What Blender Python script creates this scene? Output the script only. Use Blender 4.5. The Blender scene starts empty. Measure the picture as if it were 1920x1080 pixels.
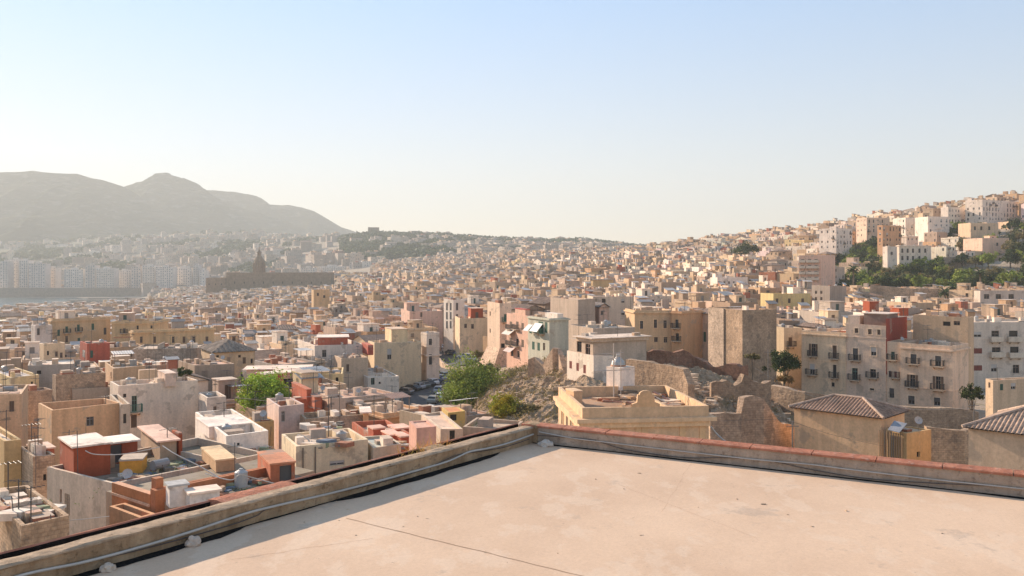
import bpy, math, random, re
import numpy as np
from mathutils import Vector, Matrix, noise as mnoise

# ------------------------------------------------------------------ scene, camera, light
scene = bpy.context.scene
COL = scene.collection
F, CX, HZ, ZC = 1600.0, 960.0, 500.0, 60.0      # focal length (photo px), principal column, horizon row, eye height
R = math.radians
def wx(px, Y): return (px - CX) / F * Y
def wz(py, Y): return ZC - (py - HZ) / F * Y
def P(px, py, Y): return Vector((wx(px, Y), Y, wz(py, Y)))
def topx(x, y): return CX + F * x / y
def topy(z, y): return HZ + F * (ZC - z) / y

cam_d = bpy.data.cameras.new("camera")
cam = bpy.data.objects.new("camera", cam_d); COL.objects.link(cam)
cam.location = (0, 0, ZC); cam.rotation_euler = (R(90), 0, 0)
cam_d.sensor_width = 36; cam_d.lens = F / 1920 * 36; cam_d.shift_y = -40 / 1920
cam_d.clip_start = 0.1; cam_d.clip_end = 20000
scene.camera = cam

SUN_EL, SUN_AZ = 23.0, 49.0                      # degrees above the horizon, degrees left of the view axis
wld = bpy.data.worlds.new("World"); scene.world = wld; wld.use_nodes = True
nt = wld.node_tree; bg = nt.nodes["Background"]
sky = nt.nodes.new("ShaderNodeTexSky"); sky.sky_type = 'NISHITA'; sky.sun_disc = False
sky.sun_elevation = R(SUN_EL); sky.sun_rotation = R(-SUN_AZ)
sky.altitude = 0; sky.air_density = 1.0; sky.dust_density = .08; sky.ozone_density = 1.2
# soften the sky's range a little and warm it towards the horizon, as thin haze does
def wn(t, **k):
    n_ = nt.nodes.new(t)
    for a, v in k.items(): setattr(n_, a, v)
    return n_
sc0 = wn("ShaderNodeVectorMath", operation='SCALE'); sc0.inputs["Scale"].default_value = .2; nt.links.new(sky.outputs[0], sc0.inputs[0])
gm = wn("ShaderNodeGamma"); gm.inputs[1].default_value = .5; nt.links.new(sc0.outputs[0], gm.inputs[0])
sc1 = wn("ShaderNodeVectorMath", operation='SCALE'); sc1.inputs["Scale"].default_value = 5.; nt.links.new(gm.outputs[0], sc1.inputs[0])
tc = wn("ShaderNodeTexCoord"); sx_ = wn("ShaderNodeSeparateXYZ"); nt.links.new(tc.outputs["Generated"], sx_.inputs[0])
mr = wn("ShaderNodeMapRange"); mr.inputs[1].default_value = .0; mr.inputs[2].default_value = .3; nt.links.new(sx_.outputs[2], mr.inputs[0])
tn = wn("ShaderNodeMix", data_type='RGBA'); tn.inputs[6].default_value = (1.15, .97, .85, 1); tn.inputs[7].default_value = (.76, .94, 1.16, 1); nt.links.new(mr.outputs[0], tn.inputs[0])
warm = wn("ShaderNodeMix", data_type='RGBA', blend_type='MULTIPLY'); warm.inputs[0].default_value = 1
nt.links.new(sc1.outputs[0], warm.inputs[6]); nt.links.new(tn.outputs[2], warm.inputs[7]); nt.links.new(warm.outputs[2], bg.inputs[0]); bg.inputs[1].default_value = 0.09
sun_d = bpy.data.lights.new("sun", 'SUN'); sun_d.energy = 4.6; sun_d.angle = R(0.5); sun_d.color = (1.0, 0.83, 0.67)
sun = bpy.data.objects.new("sun", sun_d); COL.objects.link(sun)
sdir = Vector((-math.sin(R(SUN_AZ)) * math.cos(R(SUN_EL)), math.cos(R(SUN_AZ)) * math.cos(R(SUN_EL)), math.sin(R(SUN_EL))))
sun.rotation_euler = sdir.to_track_quat('Z', 'Y').to_euler()
scene.view_settings.view_transform = 'Standard'; scene.view_settings.look = 'None'
scene.view_settings.exposure = 0.98; scene.view_settings.gamma = 1
scene.render.engine = 'CYCLES'
scene.cycles.use_denoising = True
try: scene.cycles.denoiser = 'OPENIMAGEDENOISE'
except Exception: pass
scene.cycles.max_bounces = 7; scene.cycles.diffuse_bounces = 5; scene.cycles.glossy_bounces = 2
scene.cycles.transparent_max_bounces = 4; scene.cycles.volume_bounces = 0
scene.cycles.caustics_reflective = False; scene.cycles.caustics_refractive = False

# ------------------------------------------------------------------ materials
def new_mat(name):
    m = bpy.data.materials.new(name); m.use_nodes = True
    return m, m.node_tree, m.node_tree.nodes["Principled BSDF"]
class G:                                         # tiny node-graph helper
    def __init__(s, nt): s.nt = nt
    def n(s, t, **kw):
        o = s.nt.nodes.new(t)
        for k, v in kw.items(): setattr(o, k, v)
        return o
    def l(s, a, b): s.nt.links.new(a, b)
    def pos(s, sc=(1, 1, 1), rot=(0, 0, 0)):
        g = s.n("ShaderNodeNewGeometry"); mp = s.n("ShaderNodeMapping")
        mp.inputs["Scale"].default_value = sc; mp.inputs["Rotation"].default_value = rot
        s.l(g.outputs["Position"], mp.inputs["Vector"]); return mp.outputs[0]
    def noise(s, vec, scale, detail=4, rough=.55):
        t = s.n("ShaderNodeTexNoise"); t.inputs["Scale"].default_value = scale
        t.inputs["Detail"].default_value = detail; t.inputs["Roughness"].default_value = rough
        s.l(vec, t.inputs["Vector"]); return t.outputs["Fac"]
    def ramp(s, fac, p0, p1, v0, v1):
        m = s.n("ShaderNodeMapRange"); m.inputs[1].default_value = p0; m.inputs[2].default_value = p1
        m.inputs[3].default_value = v0; m.inputs[4].default_value = v1; s.l(fac, m.inputs[0]); return m.outputs[0]
    def mul(s, a, b):
        m = s.n("ShaderNodeMath", operation='MULTIPLY'); s.l(a, m.inputs[0])
        if isinstance(b, (int, float)): m.inputs[1].default_value = b
        else: s.l(b, m.inputs[1])
        return m.outputs[0]
    def mix(s, fac, a, b, mode='MIX'):
        m = s.n("ShaderNodeMix", data_type='RGBA', blend_type=mode)
        if isinstance(fac, (int, float)): m.inputs[0].default_value = fac
        else: s.l(fac, m.inputs[0])
        for i, v in ((6, a), (7, b)):
            if isinstance(v, tuple): m.inputs[i].default_value = (*v, 1)
            else: s.l(v, m.inputs[i])
        return m.outputs[2]
    def scale(s, col, fac):                       # colour times a grey factor
        v = s.n("ShaderNodeVectorMath", operation='SCALE'); s.l(col, v.inputs[0]); s.l(fac, v.inputs["Scale"]); return v.outputs[0]
    def attr(s):
        a = s.n("ShaderNodeAttribute", attribute_name="col"); return a.outputs["Color"]
    def bump(s, h, strength, dist, bsdf):
        b = s.n("ShaderNodeBump"); b.inputs["Strength"].default_value = strength; b.inputs["Distance"].default_value = dist
        s.l(h, b.inputs["Height"]); s.l(b.outputs[0], bsdf.inputs["Normal"])

def surf(name, rough=.85, big=(.22, .72, 1.12), streak=None, fine=(6., .88, 1.1), patch=None, bump=None, spec=.25, metal=0., tint=None, joints=None):
    """per-face colour broken up by stains, streaks, patches and grain, all in world coordinates"""
    m, nt, b = new_mat(name); g = G(nt)
    c = g.attr()
    if tint: c = g.mix(1.0, c, tint, 'MULTIPLY')
    f = g.ramp(g.noise(g.pos(), big[0], 4), .3, .7, big[1], big[2])
    c = g.scale(c, f)
    if streak:
        st = g.noise(g.pos((1.6, 1.6, .16)), streak[0], 5, .65)
        c = g.scale(c, g.ramp(st, .35, .62, streak[1], streak[2]))
    fn = g.noise(g.pos(), fine[0], 5, .65)
    c = g.scale(c, g.ramp(fn, .3, .7, fine[1], fine[2]))
    if patch:
        pn = g.noise(g.pos(), patch[0], 6, .62)
        c = g.mix(g.ramp(pn, patch[1], patch[1] + .05, 0, patch[3]), c, patch[2])
    if joints:
        gp = g.n("ShaderNodeNewGeometry"); sp = g.n("ShaderNodeSeparateXYZ"); g.l(gp.outputs["Position"], sp.inputs[0])
        ad = g.n("ShaderNodeMath", operation='ADD'); g.l(sp.outputs[0], ad.inputs[0]); g.l(sp.outputs[1], ad.inputs[1]); cb = g.n("ShaderNodeCombineXYZ"); g.l(ad.outputs[0], cb.inputs[0]); g.l(sp.outputs[2], cb.inputs[1])
        bk = g.n("ShaderNodeTexBrick"); g.l(cb.outputs[0], bk.inputs["Vector"]); bk.inputs["Scale"].default_value = joints
        bk.inputs["Color1"].default_value = (1.05, 1.03, 1, 1); bk.inputs["Color2"].default_value = (.88, .86, .84, 1); bk.inputs["Mortar"].default_value = (.8, .77, .74, 1); bk.inputs["Mortar Size"].default_value = .035
        c = g.mix(1.0, c, bk.outputs["Color"], 'MULTIPLY')
    g.l(c, b.inputs["Base Color"])
    b.inputs["Roughness"].default_value = rough; b.inputs["Specular IOR Level"].default_value = spec
    b.inputs["Metallic"].default_value = metal
    if bump: g.bump(fn, bump[0], bump[1], b)
    return m
M = {}
M['plaster'] = surf("weathered plaster", .9, (.13, .88, 1.06), (.7, .84, 1.04), (4, .86, 1.1), (.45, .58, (.36, .275, .20), .55), (.5, .03), tint=(1.40, 1.26, 1.115))
M['stone'] = surf("rough stone masonry", .95, (.35, .7, 1.15), (.8, .88, 1.06), (2.6, .68, 1.25), (.7, .57, (.20, .15, .11), .6), (.9, .12), tint=(1.40, 1.26, 1.115), joints=1.15)
M['roof'] = surf("roof screed", .9, (.3, .68, 1.18), None, (3, .84, 1.14), (.5, .57, (.33, .26, .20), .6), (.4, .03), tint=(1.40, 1.26, 1.115))
M['paint'] = surf("painted surface", .55, (.6, .86, 1.06), None, (9, .93, 1.05), None, None, .4)
M['tile'] = surf("clay roof tile", .9, (.5, .7, 1.2), None, (4, .7, 1.25), (1.3, .6, (.20, .15, .11), .7), (.6, .05))
M['metal'] = surf("galvanised metal", .45, (.8, .8, 1.1), None, (6, .9, 1.06), (1., .62, (.22, .10, .05), .6), None, .5, .35)
def glass():
    m, nt, b = new_mat("dark window glass")
    b.inputs["Base Color"].default_value = (.022, .022, .024, 1); b.inputs["Roughness"].default_value = .2
    b.inputs["Specular IOR Level"].default_value = .35
    return m
M['glass'] = glass()
def leaf(name, c0, c1, c2):
    m, nt, b = new_mat(name); g = G(nt)
    a = g.attr(); f = g.noise(g.pos(), .9, 4)
    c = g.mix(g.ramp(f, .35, .65, 0, 1), c0, c1)
    c = g.mix(g.ramp(g.noise(g.pos(), 4., 3), .5, .7, 0, .8), c, c2)
    c = g.mix(1.0, c, a, 'MULTIPLY')
    g.l(c, b.inputs["Base Color"]); b.inputs["Roughness"].default_value = .7; b.inputs["Specular IOR Level"].default_value = .2
    tr = g.n("ShaderNodeBsdfTranslucent"); g.l(c, tr.inputs[0])
    ms = g.n("ShaderNodeMixShader"); ms.inputs[0].default_value = .28
    out = nt.nodes["Material Output"]; g.l(b.outputs[0], ms.inputs[1]); g.l(tr.outputs[0], ms.inputs[2]); g.l(ms.outputs[0], out.inputs[0])
    return m
M['leaf'] = leaf("green leaves", (.150, .202, .039), (.246, .290, .049), (.369, .369, .070))
M['leaf_bright'] = leaf("fresh green leaves", (.221, .325, .039), (.325, .429, .058), (.442, .494, .078))
M['leaf_yellow'] = leaf("yellow green leaves", (.288, .276, .026), (.408, .348, .036), (.504, .420, .054))
M['leaf_dry'] = leaf("dry olive leaves", (.175, .150, .069), (.250, .194, .088), (.125, .131, .050))
M['leaf_dark'] = leaf("dark green leaves", (.037, .056, .022), (.069, .088, .027), (.106, .119, .037))
M['leaf_brown'] = leaf("dead palm fronds", (.20, .12, .04), (.26, .16, .06), (.14, .09, .04))
M['bark'] = surf("tree bark", .95, (.8, .8, 1.1), (3, .7, 1.1), (7, .7, 1.2), None, (.8, .05))
def ground_mat():
    m, nt, b = new_mat("town ground"); g = G(nt)
    f = g.noise(g.pos(), .03, 6); f2 = g.noise(g.pos(), .35, 6, .65); f3 = g.noise(g.pos(), 2.2, 5, .7)
    c = g.mix(g.ramp(f, .4, .6, 0, 1), (.44, .34, .25), (.36, .29, .22))
    c = g.mix(g.ramp(f2, .5, .62, 0, .6), c, (.22, .19, .10))
    c = g.scale(c, g.ramp(f3, .3, .7, .7, 1.25))
    gp = g.n("ShaderNodeNewGeometry"); sp = g.n("ShaderNodeSeparateXYZ"); g.l(gp.outputs["Position"], sp.inputs[0])
    wild = g.mix(g.ramp(g.noise(g.pos(), .012, 6, .65), .42, .58, 0, 1), (.05, .065, .03), (.15, .13, .08))
    c = g.mix(g.ramp(sp.outputs[1], 2300, 2900, 0, 1), c, wild)
    g.l(c, b.inputs["Base Color"]); b.inputs["Roughness"].default_value = .95; b.inputs["Specular IOR Level"].default_value = .1
    g.bump(f3, .8, .25, b); return m
M['ground'] = ground_mat()
def hill_mat():
    m, nt, b = new_mat("scrub covered mountain"); g = G(nt)
    f = g.noise(g.pos((1, 1, 2)), .0035, 8, .6); f2 = g.noise(g.pos((1, 1, 4)), .014, 7, .65)
    c = g.mix(g.ramp(f, .42, .58, 0, 1), (.02, .034, .014), (.07, .066, .033))
    c = g.mix(g.ramp(f2, .54, .62, 0, .6), c, (.22, .20, .16))
    g.l(c, b.inputs["Base Color"]); b.inputs["Roughness"].default_value = 1; b.inputs["Specular IOR Level"].default_value = 0
    g.bump(f2, 1., 25., b); return m
M['hill'] = hill_mat()
def slope_mat():
    m, nt, b = new_mat("dry rocky slope"); g = G(nt)
    f = g.noise(g.pos(), .25, 7, .62); f2 = g.noise(g.pos(), 1.6, 6, .7); f3 = g.noise(g.pos((1, 1, .5)), .12, 5)
    c = g.mix(g.ramp(f2, .35, .65, 0, 1), (.30, .20, .12), (.54, .375, .245))
    c = g.mix(g.ramp(f, .54, .62, 0, .6), c, (.24, .18, .085))
    c = g.scale(c, g.ramp(f3, .35, .65, .85, 1.12))
    g.l(c, b.inputs["Base Color"]); b.inputs["Roughness"].default_value = .95; b.inputs["Specular IOR Level"].default_value = .1
    g.bump(f2, 1., .5, b); return m
M['slope'] = slope_mat()
def water_mat():
    m, nt, b = new_mat("bay water"); g = G(nt)
    b.inputs["Base Color"].default_value = (.06, .11, .12, 1); b.inputs["Roughness"].default_value = .18
    g.bump(g.noise(g.pos(), .15, 4), .5, .4, b); return m
M['water'] = water_mat()
def asphalt_mat():
    m, nt, b = new_mat("worn asphalt"); g = G(nt)
    f = g.noise(g.pos(), .2, 6); f2 = g.noise(g.pos(), 3., 5, .7)
    c = g.mix(g.ramp(f, .35, .65, 0, 1), (.055, .054, .055), (.095, .088, .08))
    c = g.scale(c, g.ramp(f2, .3, .7, .8, 1.2))
    g.l(c, b.inputs["Base Color"]); b.inputs["Roughness"].default_value = .85; return m
M['asphalt'] = asphalt_mat()
def terrace_mat():
    m, nt, b = new_mat("sun bleached terrace screed"); g = G(nt)
    f = g.noise(g.pos((1, .8, 1), (0, 0, .5)), .42, 7, .6); f2 = g.noise(g.pos((1, .6, 1), (0, 0, -.5)), 1.5, 7, .62); f3 = g.noise(g.pos(), 24., 4, .7); f4 = g.noise(g.pos(), .9, 8, .7)
    c = g.mix(g.ramp(f, .36, .64, 0, 1), (.60, .41, .27), (.69, .485, .325))
    c = g.mix(g.ramp(f2, .53, .585, 0, .4), c, (.71, .54, .39))
    c = g.mix(g.ramp(f4, .60, .66, 0, .45), c, (.40, .31, .235))
    c = g.mix(g.ramp(g.noise(g.pos(), 7., 6, .72), .66, .70, 0, .55), c, (.26, .19, .14))
    c = g.scale(c, g.ramp(f3, .3, .7, .93, 1.06))
    g.l(c, b.inputs["Base Color"]); b.inputs["Roughness"].default_value = .8; b.inputs["Specular IOR Level"].default_value = .2
    g.bump(g.noise(g.pos(), 5., 6, .65), .35, .02, b); return m
M['terrace'] = terrace_mat()
def parapet_mat(name, ca, cb, cc):
    m, nt, b = new_mat(name); g = G(nt)
    f = g.noise(g.pos(), 2.2, 7, .65); f2 = g.noise(g.pos(), 9., 7, .7); f3 = g.noise(g.pos((1, 1, .3)), 5., 5, .6)
    c = g.mix(g.ramp(f, .36, .62, 0, 1), ca, cb)
    c = g.mix(g.ramp(f2, .56, .66, 0, .7), c, cc)
    c = g.scale(c, g.ramp(f3, .3, .7, .75, 1.15))
    g.l(c, b.inputs["Base Color"]); b.inputs["Roughness"].default_value = .95; b.inputs["Specular IOR Level"].default_value = .1
    g.bump(f2, .9, .05, b); return m
M['parapet'] = parapet_mat("weathered parapet render", (.34, .215, .12), (.50, .345, .21), (.17, .11, .065))
M['coping'] = parapet_mat("worn mortar coping", (.42, .295, .19), (.52, .375, .25), (.22, .15, .095))
M['parapet2'] = parapet_mat("stained parapet render", (.42, .315, .235), (.50, .38, .285), (.24, .18, .135))
M['terracotta'] = parapet_mat("terracotta coping", (.42, .16, .095), (.49, .22, .14), (.50, .34, .26))
M['tar'] = parapet_mat("bitumen", (.012, .011, .011), (.02, .018, .016), (.05, .045, .04))
def carpaint():
    m, nt, b = new_mat("car paint"); g = G(nt)
    o = g.n("ShaderNodeObjectInfo"); g.l(o.outputs["Color"], b.inputs["Base Color"])
    b.inputs["Roughness"].default_value = .3; b.inputs["Coat Weight"].default_value = .4; return m
M['car'] = carpaint()
def flat(name, c, rough=.7, metal=0):
    m, nt, b = new_mat(name); g = G(nt)
    f = g.noise(g.pos(), 3., 4); v = g.mix(g.ramp(f, .3, .7, 0, 1), tuple(x * .85 for x in c), tuple(min(1, x * 1.1) for x in c))
    g.l(v, b.inputs["Base Color"]); b.inputs["Roughness"].default_value = rough; b.inputs["Metallic"].default_value = metal; return m
M['rubber'] = flat("tyre rubber", (.02, .02, .02)); M['cable'] = flat("pale cable sheath", (.50, .45, .39), .6)
M['cable_dark'] = flat("dark cable", (.10, .075, .06), .7)
M['pole'] = flat("grey steel pole", (.22, .20, .18), .5, .5)

# ------------------------------------------------------------------ mesh builder
class MB:
    def __init__(s): s.v = []; s.f = []; s.m = []; s.c = []
    def poly(s, pts, col, mat):
        i = len(s.v); s.v.extend(tuple(p) for p in pts); s.f.append(tuple(range(i, i + len(pts)))); s.m.append(mat); s.c.append(col)
    def box(s, x0, x1, y0, y1, z0, z1, col, mat, top=None, topm=None, bottom=False):
        a = [(x0, y0), (x1, y0), (x1, y1), (x0, y1)]
        for k in range(4):
            p, q = a[k], a[(k + 1) % 4]
            s.poly([(p[0], p[1], z0), (q[0], q[1], z0), (q[0], q[1], z1), (p[0], p[1], z1)], col, mat)
        s.poly([(*p, z1) for p in a], top or col, topm or mat)
        if bottom: s.poly([(*p, z0) for p in reversed(a)], col, mat)
    def prism(s, pts, z0, z1, col, mat, top=None, topm=None, cap=True):
        n = len(pts)
        for k in range(n):
            p, q = pts[k], pts[(k + 1) % n]
            s.poly([(p[0], p[1], z0), (q[0], q[1], z0), (q[0], q[1], z1), (p[0], p[1], z1)], col, mat)
        if cap: s.poly([(p[0], p[1], z1) for p in pts], top or col, topm or mat)
    def cyl(s, x, y, z0, z1, r, col, mat, n=10, r1=None):
        r1 = r if r1 is None else r1
        a = [(math.cos(2 * math.pi * k / n), math.sin(2 * math.pi * k / n)) for k in range(n)]
        for k in range(n):
            p, q = a[k], a[(k + 1) % n]
            s.poly([(x + p[0] * r, y + p[1] * r, z0), (x + q[0] * r, y + q[1] * r, z0), (x + q[0] * r1, y + q[1] * r1, z1), (x + p[0] * r1, y + p[1] * r1, z1)], col, mat)
        if r1 > 0: s.poly([(x + p[0] * r1, y + p[1] * r1, z1) for p in a], col, mat)
    def tube(s, pts, r, col, mat, n=5):
        pts = [Vector(p) for p in pts]; rings = []
        for i, p in enumerate(pts):
            d = (pts[min(i + 1, len(pts) - 1)] - pts[max(i - 1, 0)]).normalized()
            a = d.cross(Vector((0, 0, 1)));
            if a.length < .05: a = d.cross(Vector((1, 0, 0)))
            a.normalize(); b = d.cross(a)
            rr = r[i] if isinstance(r, (list, tuple)) else r
            rings.append([p + (a * math.cos(2 * math.pi * k / n) + b * math.sin(2 * math.pi * k / n)) * rr for k in range(n)])
        for i in range(len(rings) - 1):
            for k in range(n):
                s.poly([rings[i][k], rings[i][(k + 1) % n], rings[i + 1][(k + 1) % n], rings[i + 1][k]], col, mat)
        s.poly(rings[0], col, mat); s.poly(rings[-1], col, mat)
    def mesh(s, name, smooth=False):
        me = bpy.data.meshes.new(name); me.from_pydata(s.v, [], s.f)
        keys = list(dict.fromkeys(s.m)); idx = {k: i for i, k in enumerate(keys)}
        for k in keys: me.materials.append(M[k])
        me.polygons.foreach_set("material_index", [idx[k] for k in s.m])
        at = me.attributes.new("col", 'FLOAT_COLOR', 'FACE')
        c = np.ones((len(s.f), 4), dtype=np.float32); c[:, :3] = s.c; at.data.foreach_set("color", c.ravel())
        if smooth: me.polygons.foreach_set("use_smooth", [True] * len(s.f))
        me.update(); return me
    def obj(s, name, parent=None, loc=None, rotz=0, smooth=False):
        return link(name, s.mesh(name, smooth), parent, loc, rotz)
def link(name, me, parent=None, loc=None, rotz=0, scale=None):
    o = bpy.data.objects.new(name, me); COL.objects.link(o)
    if parent: o.parent = parent
    if loc is not None: o.location = loc
    if rotz: o.rotation_euler = (0, 0, rotz)
    if scale: o.scale = scale
    return o
def tag(o, label=None, cat=None, group=None, kind=None):
    for k, v in (("label", label), ("category", cat), ("group", group), ("kind", kind)):
        if v: o[k] = v
    return o
def empty(name, loc, rotz=0): return link(name, None, None, loc, rotz)

C = dict(tan=(.42, .30, .195), ochre=(.45, .34, .22), cream=(.58, .46, .32), white=(.64, .585, .515), grey=(.33, .295, .26), pink=(.46, .36, .295),
         peach=(.50, .33, .20), brown=(.29, .215, .16), rust=(.29, .075, .036), yellow=(.48, .39, .2), palegreen=(.40, .41, .35), stone=(.38, .30, .23),
         lemon=(.60, .48, .27), orange=(.45, .24, .12), red=(.36, .07, .045), sand=(.47, .37, .265), darkgrey=(.19, .17, .155), rosy=(.44, .345, .28))
ROOFC = [(.48, .37, .29), (.52, .43, .35), (.42, .33, .26), (.55, .42, .33), (.36, .29, .235), (.60, .53, .46), (.46, .31, .24)]
# ------------------------------------------------------------------ terrain (columns of photo px, rows of distance)
TD = [10, 45, 70, 100, 140, 180, 250, 350, 450, 550, 700, 1000, 1400, 1800, 2500, 3500, 6500]
TC = [-700, 0, 250, 480, 700, 830, 950, 1100, 1300, 1450, 1600, 1750, 1920, 2500]
TZ = [[38, 38, 36, 34, 31, 29, 26, 20, 14, 8, 0, -6, -6, 2, 30, 80, 100],
      [38, 38, 36, 34, 32, 30, 28, 25, 21, 17, 11, 1, -6, 3, 75, 150, 150],
      [38, 38, 36, 34, 33, 31, 29, 26, 23, 20, 15, 8, -6, 5, 85, 190, 190],
      [38, 37, 36, 34, 33, 32, 30, 28, 26, 24, 22, 19, 18, 32, 105, 200, 200],
      [38, 37, 36, 35, 34, 33, 32, 31, 31, 31, 32, 36, 45, 65, 152, 140, 120],
      [38, 37, 36, 35, 34, 34, 34, 34, 35, 36, 39, 46, 60, 85, 146, 120, 100],
      [38, 38, 38, 40, 40, 38, 37, 37, 38, 40, 44, 54, 68, 90, 132, 110, 100],
      [38, 40, 41, 42.5, 44, 42, 39, 38, 40, 43, 49, 60, 76, 92, 130, 110, 90],
      [38, 40, 41, 42, 42.5, 41, 40, 40, 43, 47, 56, 79, 84, 86, 90, 90, 80],
      [38, 40, 40, 39, 38, 38, 39, 42, 47, 54, 67, 92, 92, 80, 70, 70, 70],
      [38, 39, 37, 36, 36, 36, 38, 42, 53, 67, 89, 96, 80, 70, 60, 60, 60],
      [38, 39, 37, 36, 36, 36, 38, 43, 61, 84, 97, 92, 80, 70, 60, 60, 60],
      [38, 39, 37, 36, 36, 36, 38, 44, 71, 95, 108, 100, 80, 70, 60, 60, 60],
      [38, 39, 37, 36, 36, 36, 38, 46, 80, 108, 120, 100, 80, 70, 60, 60, 60]]
TZ = np.array(TZ, dtype=float); TL = np.log(np.array(TD, dtype=float)); TCa = np.array(TC, dtype=float)
def gz(x, y):
    y = max(y, 10.0); px = min(max(CX + F * x / y, TC[0]), TC[-1]); l = min(math.log(y), TL[-1])
    i = min(max(int(np.searchsorted(TCa, px)) - 1, 0), len(TC) - 2); j = min(max(int(np.searchsorted(TL, l)) - 1, 0), len(TD) - 2)
    a = (px - TC[i]) / (TC[i + 1] - TC[i]); b = (l - TL[j]) / (TL[j + 1] - TL[j])
    return float((TZ[i, j] * (1 - a) + TZ[i + 1, j] * a) * (1 - b) + (TZ[i, j + 1] * (1 - a) + TZ[i + 1, j + 1] * a) * b)
def build_ground():
    mb = MB(); pxs = np.linspace(-2600, 4520, 190); ys = np.concatenate([[-60, -15], np.exp(np.linspace(math.log(10), math.log(6500), 190))])
    n = len(pxs); V = []
    for y in ys:
        for p in pxs:
            yy = max(y, 10.); x = (p - CX) / F * max(yy, 60.)
            V.append((x, y, gz(x, yy)))
    fs = [(j * n + i, j * n + i + 1, (j + 1) * n + i + 1, (j + 1) * n + i) for j in range(len(ys) - 1) for i in range(n - 1)]
    me = bpy.data.meshes.new("ground"); me.from_pydata(V, [], fs); me.materials.append(M['ground']); me.polygons.foreach_set("use_smooth", [True] * len(fs))
    tag(link("ground", me), kind="structure")
build_ground()
mb = MB(); mb.poly([(-6000, 500, 0), (200, 500, 0), (200, 2300, 0), (-6000, 2300, 0)], (1, 1, 1), 'water')
tag(mb.obj("bay_water"), kind="structure")
def ridge(name, Y, depth, pts, seed, zb=20):
    """a mountain whose skyline follows (px, py) points at distance Y"""
    nx, ny = 240, 60; xs = [p[0] for p in pts]; hs = [p[1] for p in pts]; V = []
    for j in range(ny):
        t = j / (ny - 1) * 2 - 1                 # -1 near foot, 0 crest, 1 far foot
        for i in range(nx):
            px = xs[0] + (xs[-1] - xs[0]) * i / (nx - 1)
            h = wz(float(np.interp(px, xs, hs)), Y) - zb
            y = Y + t * (depth if t < 0 else depth * .8); x = wx(px, Y) * (1 + .12 * t)
            nz = mnoise.fractal(Vector((x / 420 + seed, y / 420, .3)), 1.0, 2.1, 6)
            prof = max(0, 1 - abs(t)) ** 1.15
            ridges = 1 - .62 * (abs(mnoise.noise(Vector((x / 330 + seed, y / 1500, 2.)))) + .5 * abs(mnoise.noise(Vector((x / 120 + seed, y / 600, 5.))))) * min(1, (1 - prof) * 2.2)
            z = zb + h * prof * ridges + nz * min(55, h * .16) * (1 if abs(t) > .04 else .12) * min(1, prof * 4)
            V.append((x, y, z if abs(t) < .98 else -20))
    fs = [(j * nx + i, j * nx + i + 1, (j + 1) * nx + i + 1, (j + 1) * nx + i) for j in range(ny - 1) for i in range(nx - 1)]
    me = bpy.data.meshes.new(name); me.from_pydata(V, [], fs); me.materials.append(M['hill']); me.polygons.foreach_set("use_smooth", [True] * len(fs))
    tag(link(name, me), kind="structure")
ridge("mountain", 4300, 1700, [(-700, 420), (-400, 350), (-150, 325), (0, 319), (65, 316), (110, 321), (150, 322), (185, 331), (215, 340), (232, 345), (260, 362), (300, 385), (360, 410), (430, 425), (520, 440), (640, 470), (720, 500)], 3.1)
ridge("mountain", 4700, 1500, [(120, 420), (200, 360), (235, 346), (268, 338), (297, 324), (318, 325), (332, 332), (350, 336), (380, 352), (405, 368), (450, 385), (520, 405), (600, 440), (700, 490)], 7.7)
ridge("mountain", 5100, 1400, [(300, 430), (350, 375), (385, 352), (415, 351), (440, 354), (470, 361), (490, 368), (506, 380), (545, 381), (566, 385), (590, 394), (612, 407), (640, 424), (668, 434), (760, 455), (860, 500)], 12.4)
# ------------------------------------------------------------------ windows, balconies, house builder
SH = dict(b=(.13, .075, .045), g=(.035, .10, .065), w=(.50, .45, .40), r=(.20, .045, .03), k=(.09, .08, .075), t=(.30, .21, .14))
_cache = {}
def q(v, s=.2): return max(s, round(v / s) * s)
def window_meshes(kind, w, h):
    """kind: d glazed | s closed shutters | o shutters folded open | h half-lowered roller blind | v empty dark opening | a blind arch"""
    key = (kind, w, h)
    if key in _cache: return _cache[key]
    t, cc = kind[0], SH[kind[1] if len(kind) > 1 and kind[1] in SH else 'b']
    mb = MB(); fc = (.42, .37, .31) if cc == SH['w'] else tuple(min(.5, x * 1.5 + .06) for x in cc)
    mb.poly([(-w / 2, .17, 0), (w / 2, .17, 0), (w / 2, .17, h), (-w / 2, .17, h)], (0, 0, 0), 'glass')
    if t != 'v':
        f = .07
        for x0, x1 in ((-w / 2, -w / 2 + f), (w / 2 - f, w / 2), (-f / 2, f / 2)): mb.box(x0, x1, .11, .16, 0, h, fc, 'paint')
        for z in (0, h - f, h * .68): mb.box(-w / 2 + f, w / 2 - f, .115, .155, z, z + f, fc, 'paint')
    me = mb.mesh("window"); sm = None
    if t in 'soh':
        sb = MB()
        if t == 's':
            for x0, x1 in ((-w / 2 + .01, -.015), (.015, w / 2 - .01)): sb.box(x0, x1, .03, .08, .02, h - .02, cc, 'paint')
            n = max(3, int(h / .22))
            for i in range(n):
                for s in (-1, 1):
                    sb.box(min(s * .06, s * (w / 2 - .07)), max(s * .06, s * (w / 2 - .07)), .005, .028, .1 + (h - .2) * i / n, .1 + (h - .2) * (i + .6) / n, tuple(x * 1.15 for x in cc), 'paint')
        elif t == 'o':
            for s in (-1, 1):
                x0 = s * (w / 2 + .03); x1 = s * (w + .0); sb.box(min(x0, x1), max(x0, x1), -.06, -.015, .02, h - .02, cc, 'paint')
        else:
            sb.box(-w / 2 + .01, w / 2 - .01, .04, .09, h * .45, h, cc, 'paint')
        sm = sb.mesh("shutter")
    _cache[key] = (me, sm); return _cache[key]
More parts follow.
